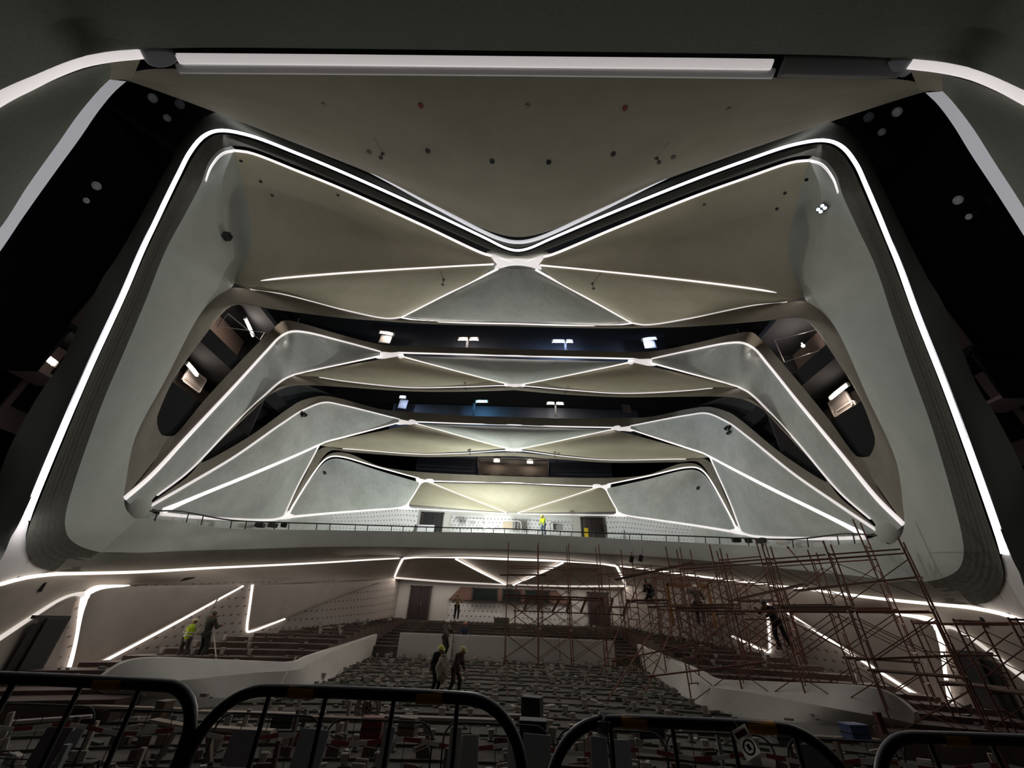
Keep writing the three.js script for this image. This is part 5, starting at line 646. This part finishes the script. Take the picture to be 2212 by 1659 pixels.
// skin of a set of tapered bones [a, b, ra, rb], blended; half is the half-width of the cube about c
function blob(bones, c, half, res, k = .05) {
  const mc = mcs[res] ??= new MarchingCubes(res, skin, false, false, 60000); mc.isolation = 0; mc.reset();
  const B = bones.map(([a, b, ra, rb]) => { const d = [b[0] - a[0], b[1] - a[1], b[2] - a[2]]; return { a, d, l: d[0] ** 2 + d[1] ** 2 + d[2] ** 2 || 1e-9, ra, rb }; });
  for (let z = 0; z < res; z++) for (let y = 0; y < res; y++) for (let x = 0; x < res; x++) {
    const px = c[0] + (x - res / 2) / (res / 2) * half, py = c[1] + (y - res / 2) / (res / 2) * half, pz = c[2] + (z - res / 2) / (res / 2) * half;
    let s = 1e3;
    for (const q of B) { const ex = px - q.a[0], ey = py - q.a[1], ez = pz - q.a[2]; let t = (ex * q.d[0] + ey * q.d[1] + ez * q.d[2]) / q.l; t = t < 0 ? 0 : t > 1 ? 1 : t; const d = Math.hypot(ex - q.d[0] * t, ey - q.d[1] * t, ez - q.d[2] * t) - (q.ra + (q.rb - q.ra) * t); const h = Math.max(0, k - Math.abs(d - s)) / k; s = Math.min(d, s) - h * h * k * .25; }
    mc.field[x + y * res + z * res * res] = -s;
  }
  mc.update(); const n = mc.count, P = new Float32Array(n * 3); for (let i = 0; i < n; i++) { P[i * 3] = c[0] + mc.positionArray[i * 3] * half; P[i * 3 + 1] = c[1] + mc.positionArray[i * 3 + 1] * half; P[i * 3 + 2] = c[2] + mc.positionArray[i * 3 + 2] * half; }
  const g = new THREE.BufferGeometry(); g.setAttribute('position', new THREE.BufferAttribute(P, 3)); const N = new Float32Array(n * 3); for (let i = 0; i < n * 3; i++) N[i] = mc.normalArray[i]; g.setAttribute('normal', new THREE.BufferAttribute(N, 3)); g.setAttribute('uv', new THREE.BufferAttribute(new Float32Array(n * 2), 2)); g.computeVertexNormals(); return g;
}
const add = (a, b) => [a[0] + b[0], a[1] + b[1], a[2] + b[2]], lerp3 = (a, b, t) => a.map((v, i) => v + (b[i] - v) * t);
function ik(a, b, l1, l2, poleDir) {   // middle joint of a two-bone limb
  const A = V(a), B = V(b), d = B.clone().sub(A); let L = d.length(); const m = l1 + l2 - .005; if (L > m) { B.copy(A).addScaledVector(d.normalize(), m); L = m; d.copy(B).sub(A); } d.normalize();
  const t = (l1 * l1 - l2 * l2 + L * L) / (2 * L), h = Math.sqrt(Math.max(0, l1 * l1 - t * t)), p = V(poleDir); p.addScaledVector(d, -p.dot(d)).normalize(); return [A.clone().addScaledVector(d, t).addScaledVector(p, h).toArray(), B.toArray()];
}
function fingers(wrist, dir) {   // palm, four fingers and a thumb, slightly curled
  const D = V(dir).normalize(), sd = new THREE.Vector3(0, 1, 0).cross(D); if (sd.length() < .1) sd.set(1, 0, 0); sd.normalize(); const dn = D.clone().cross(sd).normalize(), W = V(wrist), gs = [], at = (a, b, c) => W.clone().addScaledVector(D, a).addScaledVector(sd, b).addScaledVector(dn, c).toArray(), bones = [[at(0, 0, 0), at(.075, .012, 0), .026, .034], [at(.03, -.01, 0), at(.08, -.02, 0), .024, .026]];
  [[-.03, .07], [-.01, .082], [.011, .077], [.031, .06]].forEach(([s, l]) => { bones.push([at(.085, s, 0), at(.085 + l * .55, s * 1.15, .012), .0095, .009], [at(.085 + l * .55, s * 1.15, .012), at(.085 + l * .95, s * 1.1, .034), .009, .0075]); });
  bones.push([at(.03, -.03, 0), at(.06, -.065, .01), .013, .011], [at(.06, -.065, .01), at(.088, -.075, .022), .011, .009]);
  return blob(bones, at(.08, 0, 0), .13, 40, .012);
}
function person(label, at, ry, { hip = [0, .92, 0], lean = 0, twist = 0, hands, feet, coat, pants, hat, vest, nod = 0, group = 'site workers', hood, scale = 1 }) {
  const t = thing('person', label, 'person', group, at); t.rotation.y = ry; t.scale.setScalar(scale);
  const sp = (d, o = 0) => [hip[0] + o * Math.cos(twist), hip[1] + d * Math.cos(lean), hip[2] + d * Math.sin(lean) - o * Math.sin(twist)];
  const chest = sp(.38), neck = sp(.53), head = add(sp(.66), [0, -.02 * nod, .03 + .06 * nod]);
  const sh = [sp(.46, .18), sp(.46, -.18)], hp = [add(hip, [.1, -.02, 0]), add(hip, [-.1, -.02, 0])];
  hands = hands ?? [[.27, .82, .08], [-.27, .82, .08]]; feet = feet ?? [[.13, .08, 0], [-.13, .08, 0]];
  const arm = sh.map((s, i) => ik(s, hands[i], .29, .26, [i ? -.4 : .4, -.3, -1])), leg = hp.map((s, i) => ik(s, feet[i], .44, .43, [i ? -.1 : .1, 0, 1]));
  const c = add(hip, [0, 0, .1]), armDir = arm.map(([e, h]) => [h[0] - e[0], h[1] - e[1], h[2] - e[2]]);
  const bones = [[hip, chest, .12, .125], [chest, neck, .12, .06], [neck, head, .055, .07], [sh[0], sh[1], .06, .06], [hp[0], hp[1], .1, .1]];
  arm.forEach(([e, h], i) => bones.push([sh[i], e, .055, .042], [e, h, .042, .03])); leg.forEach(([k, f], i) => bones.push([hp[i], k, .085, .058], [k, f, .055, .038], [f, add(f, [0, -.03, .15]), .04, .034]));
  const up = [head[0], head[1] + .02, head[2]], hd = blob([[add(up, [0, -.05, .03]), add(up, [0, .04, -.01]), .07, .092], [add(up, [0, -.1, .055]), add(up, [0, -.06, .05]), .04, .05], [add(up, [0, -.005, .1]), add(up, [0, -.035, .118]), .012, .017], [add(up, [.088, 0, 0]), add(up, [.09, -.03, 0]), .018, .014], [add(up, [-.088, 0, 0]), add(up, [-.09, -.03, 0]), .018, .014], [add(up, [0, -.16, -.02]), add(up, [0, -.06, -.01]), .055, .055], [add(up, [.032, .012, .088]), add(up, [.036, .012, .088]), .014, .014], [add(up, [-.032, .012, .088]), add(up, [-.036, .012, .088]), .014, .014], [add(up, [-.02, -.075, .095]), add(up, [.02, -.075, .095]), .009, .009]], up, .2, 48, .025);
  part('body', merge([blob(bones, c, 1.15, 72, .05), hd, ...arm.map(([e, h], i) => fingers(h, armDir[i]))]), skin, t);
  const puff = (b, g) => b.map(([p, q, r, s]) => [p, q, r + g, s + g]);
  part('jacket', blob(puff([[add(hip, [0, -.04, 0]), chest, .125, .14], [chest, sp(.5), .135, .075], [sh[0], sh[1], .07, .07]].concat(arm.flatMap(([e, h], i) => [[sh[i], e, .064, .054], [e, lerp3(e, h, .88), .052, .042]])), .012), c, 1.15, 72, .06), std({ color: coat, roughness: .9 }), t);
  part('trousers', blob(puff([[hp[0], hp[1], .11, .11], [hip, add(hip, [0, .05, 0]), .115, .11]].concat(leg.flatMap(([k, f], i) => [[hp[i], k, .09, .07], [k, lerp3(k, f, .9), .068, .06]])), .012), c, 1.15, 72, .05), std({ color: pants, roughness: .9 }), t);
  leg.forEach(([k, f]) => { const g = blob([[add(f, [0, -.04, -.04]), add(f, [0, -.045, .15]), .045, .04], [add(f, [0, -.03, -.02]), add(f, [0, .06, -.01]), .045, .05]], f, .3, 32, .03); part('boot', g, boot, t); });
  if (hat) { const g = new THREE.SphereGeometry(.125, 20, 10, 0, Math.PI * 2, 0, Math.PI / 2); g.scale(1, .95, 1.12); const h = part('helmet', g, std({ color: hat, roughness: .45 }), t); h.position.set(head[0], head[1] + .04, head[2]); h.rotation.x = .25 * nod + lean * .5; part('brim', new THREE.CylinderGeometry(.15, .155, .018, 22).scale(.92, 1, 1.15).translate(0, 0, .02), std({ color: hat, roughness: .45 }), h); }
  else { const g = new THREE.SphereGeometry(.112, 18, 12); g.scale(.95, .85, 1.08); part(hood ? 'hood' : 'hair', g, std({ color: hood ?? '#15120f', roughness: .9 }), t).position.set(head[0], head[1] + .05, head[2] - .025); }
  if (vest) { part('vest', blob([[add(hip, [0, .02, 0]), chest, .155, .168], [chest, sp(.49), .162, .1], [sp(.44, .13), sp(.44, -.13), .095, .095]], c, .7, 60, .05), std({ color: vest, roughness: .6, emissive: vest, emissiveIntensity: 0 }), t); for (const d of [.08, .2]) { const r = new THREE.TorusGeometry(.172, .018, 6, 26).rotateX(Math.PI / 2); r.scale(1, 1.6, .96); const m = part('reflective_stripe', r, std({ color: '#b9bdb4', roughness: .3 }), t); m.position.set(...sp(d)); m.rotation.x = lean; } }
}
const VEST = '#b9d312', P = Math.PI;
{ const p = [[-12.51,-0.05,-18.2],[-12.08,-0.03,-18.6],[-3.4,-0.01,-25.6],[-2.42,-0.64,-17.42],[-1.73,-0.62,-17.44],[-4.01,1.78,-34.6],[-2.74,1.06,-29.3],[2.95,8.62,-36.4],[-2.03,-0.82,-13.6],[10.52,1.11,-17.6],[9.44,1.87,-21.8],[8.12,2.92,-24.8]];
  person('worker in a yellow-green vest and helmet on the left side rows', p[0], P + .3, { hands: [[.15, 1.25, .4], [-.32, 1.1, .25]], coat: '#a9a48f', pants: '#4a443f', hat: '#cfc48c', vest: VEST, lean: .1, nod: .6, scale: .84 });
  person('worker in dark olive clothes gripping a long pole beside the vested worker', p[1], P * .9, { hands: [[.25, 1.5, .3], [-.2, 1.2, .35]], coat: '#3f3d33', pants: '#34322b', hat: '#5a5546', lean: -.05, scale: 1 });
  person('worker with a white helmet standing before the centre parapet', p[2], .9, { hands: [[.12, 1.28, .42], [-.12, 1.0, .42]], coat: '#5d5850', pants: '#35302b', hat: '#d9d7cf', lean: .08 });
  person('worker in black with a yellow helmet, left one of the pair in the middle block', p[3], .9, { hands: [[.2, .9, .25], [-.3, .85, .05]], coat: '#121416', pants: '#15171a', hat: '#b8b84a', lean: .12, nod: 1, scale: .88 });
  person('worker in brown holding a pale bag, right one of the pair in the middle block', p[4], 1.1, { hands: [[.1, .8, .42], [-.22, .82, .38]], coat: '#3a2a23', pants: '#3b2f2a', hat: '#9c9c54', lean: .38, nod: .8, feet: [[.2, .08, .12], [-.18, .08, -.14]], scale: .88 });
  person('worker in a tan hooded jacket facing the back wall', p[5], P, { hands: [[.22, 1.3, .25], [-.22, 1.3, .25]], coat: '#8d7558', pants: '#24261f', hood: '#8d7558' });
  person('worker in dark blue sitting on the upper rows behind the centre parapet', add(p[6], [0, -.75, 0]), .2, { hip: [0, .52, 0], feet: [[.14, .08, .4], [-.14, .08, .42]], hands: [[.18, .62, .36], [-.18, .62, .36]], coat: '#39414d', pants: '#3a3a40', hat: '#b0684e', lean: .15 });
  person('worker in a bright yellow-green jacket bending on the balcony', [p[7][0], 8.5, p[7][2]], -.6, { hands: [[.15, .8, .5], [-.2, .85, .45]], coat: '#c3dd1c', pants: '#3b4a5c', hat: '#c9d64a', vest: VEST, lean: .35, nod: 1 });
  person('worker in black leaning out to the left on the right scaffold', p[9], -1.25, { hip: [0, .95, -.1], hands: [[.2, 1.05, .6], [-.12, 1.3, .62]], coat: '#120f10', pants: '#151214', lean: .55, feet: [[.14, .08, -.35], [-.16, .08, -.1]], hat: '#3a3532' });
  person('worker with a white helmet standing on the scaffold near the ochre frame', p[10], 2.6, { hands: [[.2, 1.5, .35], [-.25, 1.1, .3]], coat: '#4b4a3c', pants: '#131112', hat: '#d6d3cc' });
  person('worker in black crouching high on the scaffold by the booth corner', add(p[11], [0, -.1, 0]), -.8, { hip: [0, .5, 0], feet: [[.15, .08, .12], [-.15, .08, -.1]], hands: [[.2, .75, .45], [-.2, .6, .4]], coat: '#141112', pants: '#141112', lean: .5, hat: '#2b2827' });
  const q = [[-12.4,0.82,-18.6],[-12.3,2.18,-18.8],[-11.63,0.84,-18.4],[-11.07,0.09,-18.2],[-7.55,0.35,-17.2],[-7.42,-0.47,-16.2],[0.1,0.26,-21],[0.22,-0.78,-18.5]];
  pole('long pale pole held up by the workers on the left side rows', q[0], q[1], .025, woods[1], 'long_pole', 'pole', 'loose poles'); pole('short white pole standing beside the workers on the left', q[2], q[3], .025, std({ color: '#c9c2b6' }), 'long_pole', 'pole', 'loose poles'); pole('thin pale pole leaning on the left parapet', q[4], q[5], .018, std({ color: '#c9c2b6' }), 'long_pole', 'pole', 'loose poles'); pole('brown pole standing among the seats near the centre', q[6], q[7], .035, plankWood, 'long_pole', 'pole', 'loose poles');
  const r = [[-1.86,-0.1,-18.68]][0]; const t = thing('material_bag', 'pale bulky bag held between the pair of workers', 'bag', null, [p[4][0] - .42, p[4][1] + .8, p[4][2] + .35]); const g = new THREE.IcosahedronGeometry(.3, 3), pp = g.attributes.position; for (let i = 0; i < pp.count; i++) { const k = 1 + .12 * Math.sin(pp.getX(i) * 17) * Math.cos(pp.getY(i) * 21); pp.setXYZ(i, pp.getX(i) * k * .8, pp.getY(i) * k * 1.4, pp.getZ(i) * k * .6); } g.computeVertexNormals(); part('bag', g, std({ color: '#8d8475', roughness: .9 }), t); part('tie', new THREE.TorusGeometry(.1, .02, 6, 14).rotateX(P / 2).translate(0, .38, 0), woods[2], t);
}
renderer.render(scene, camera);
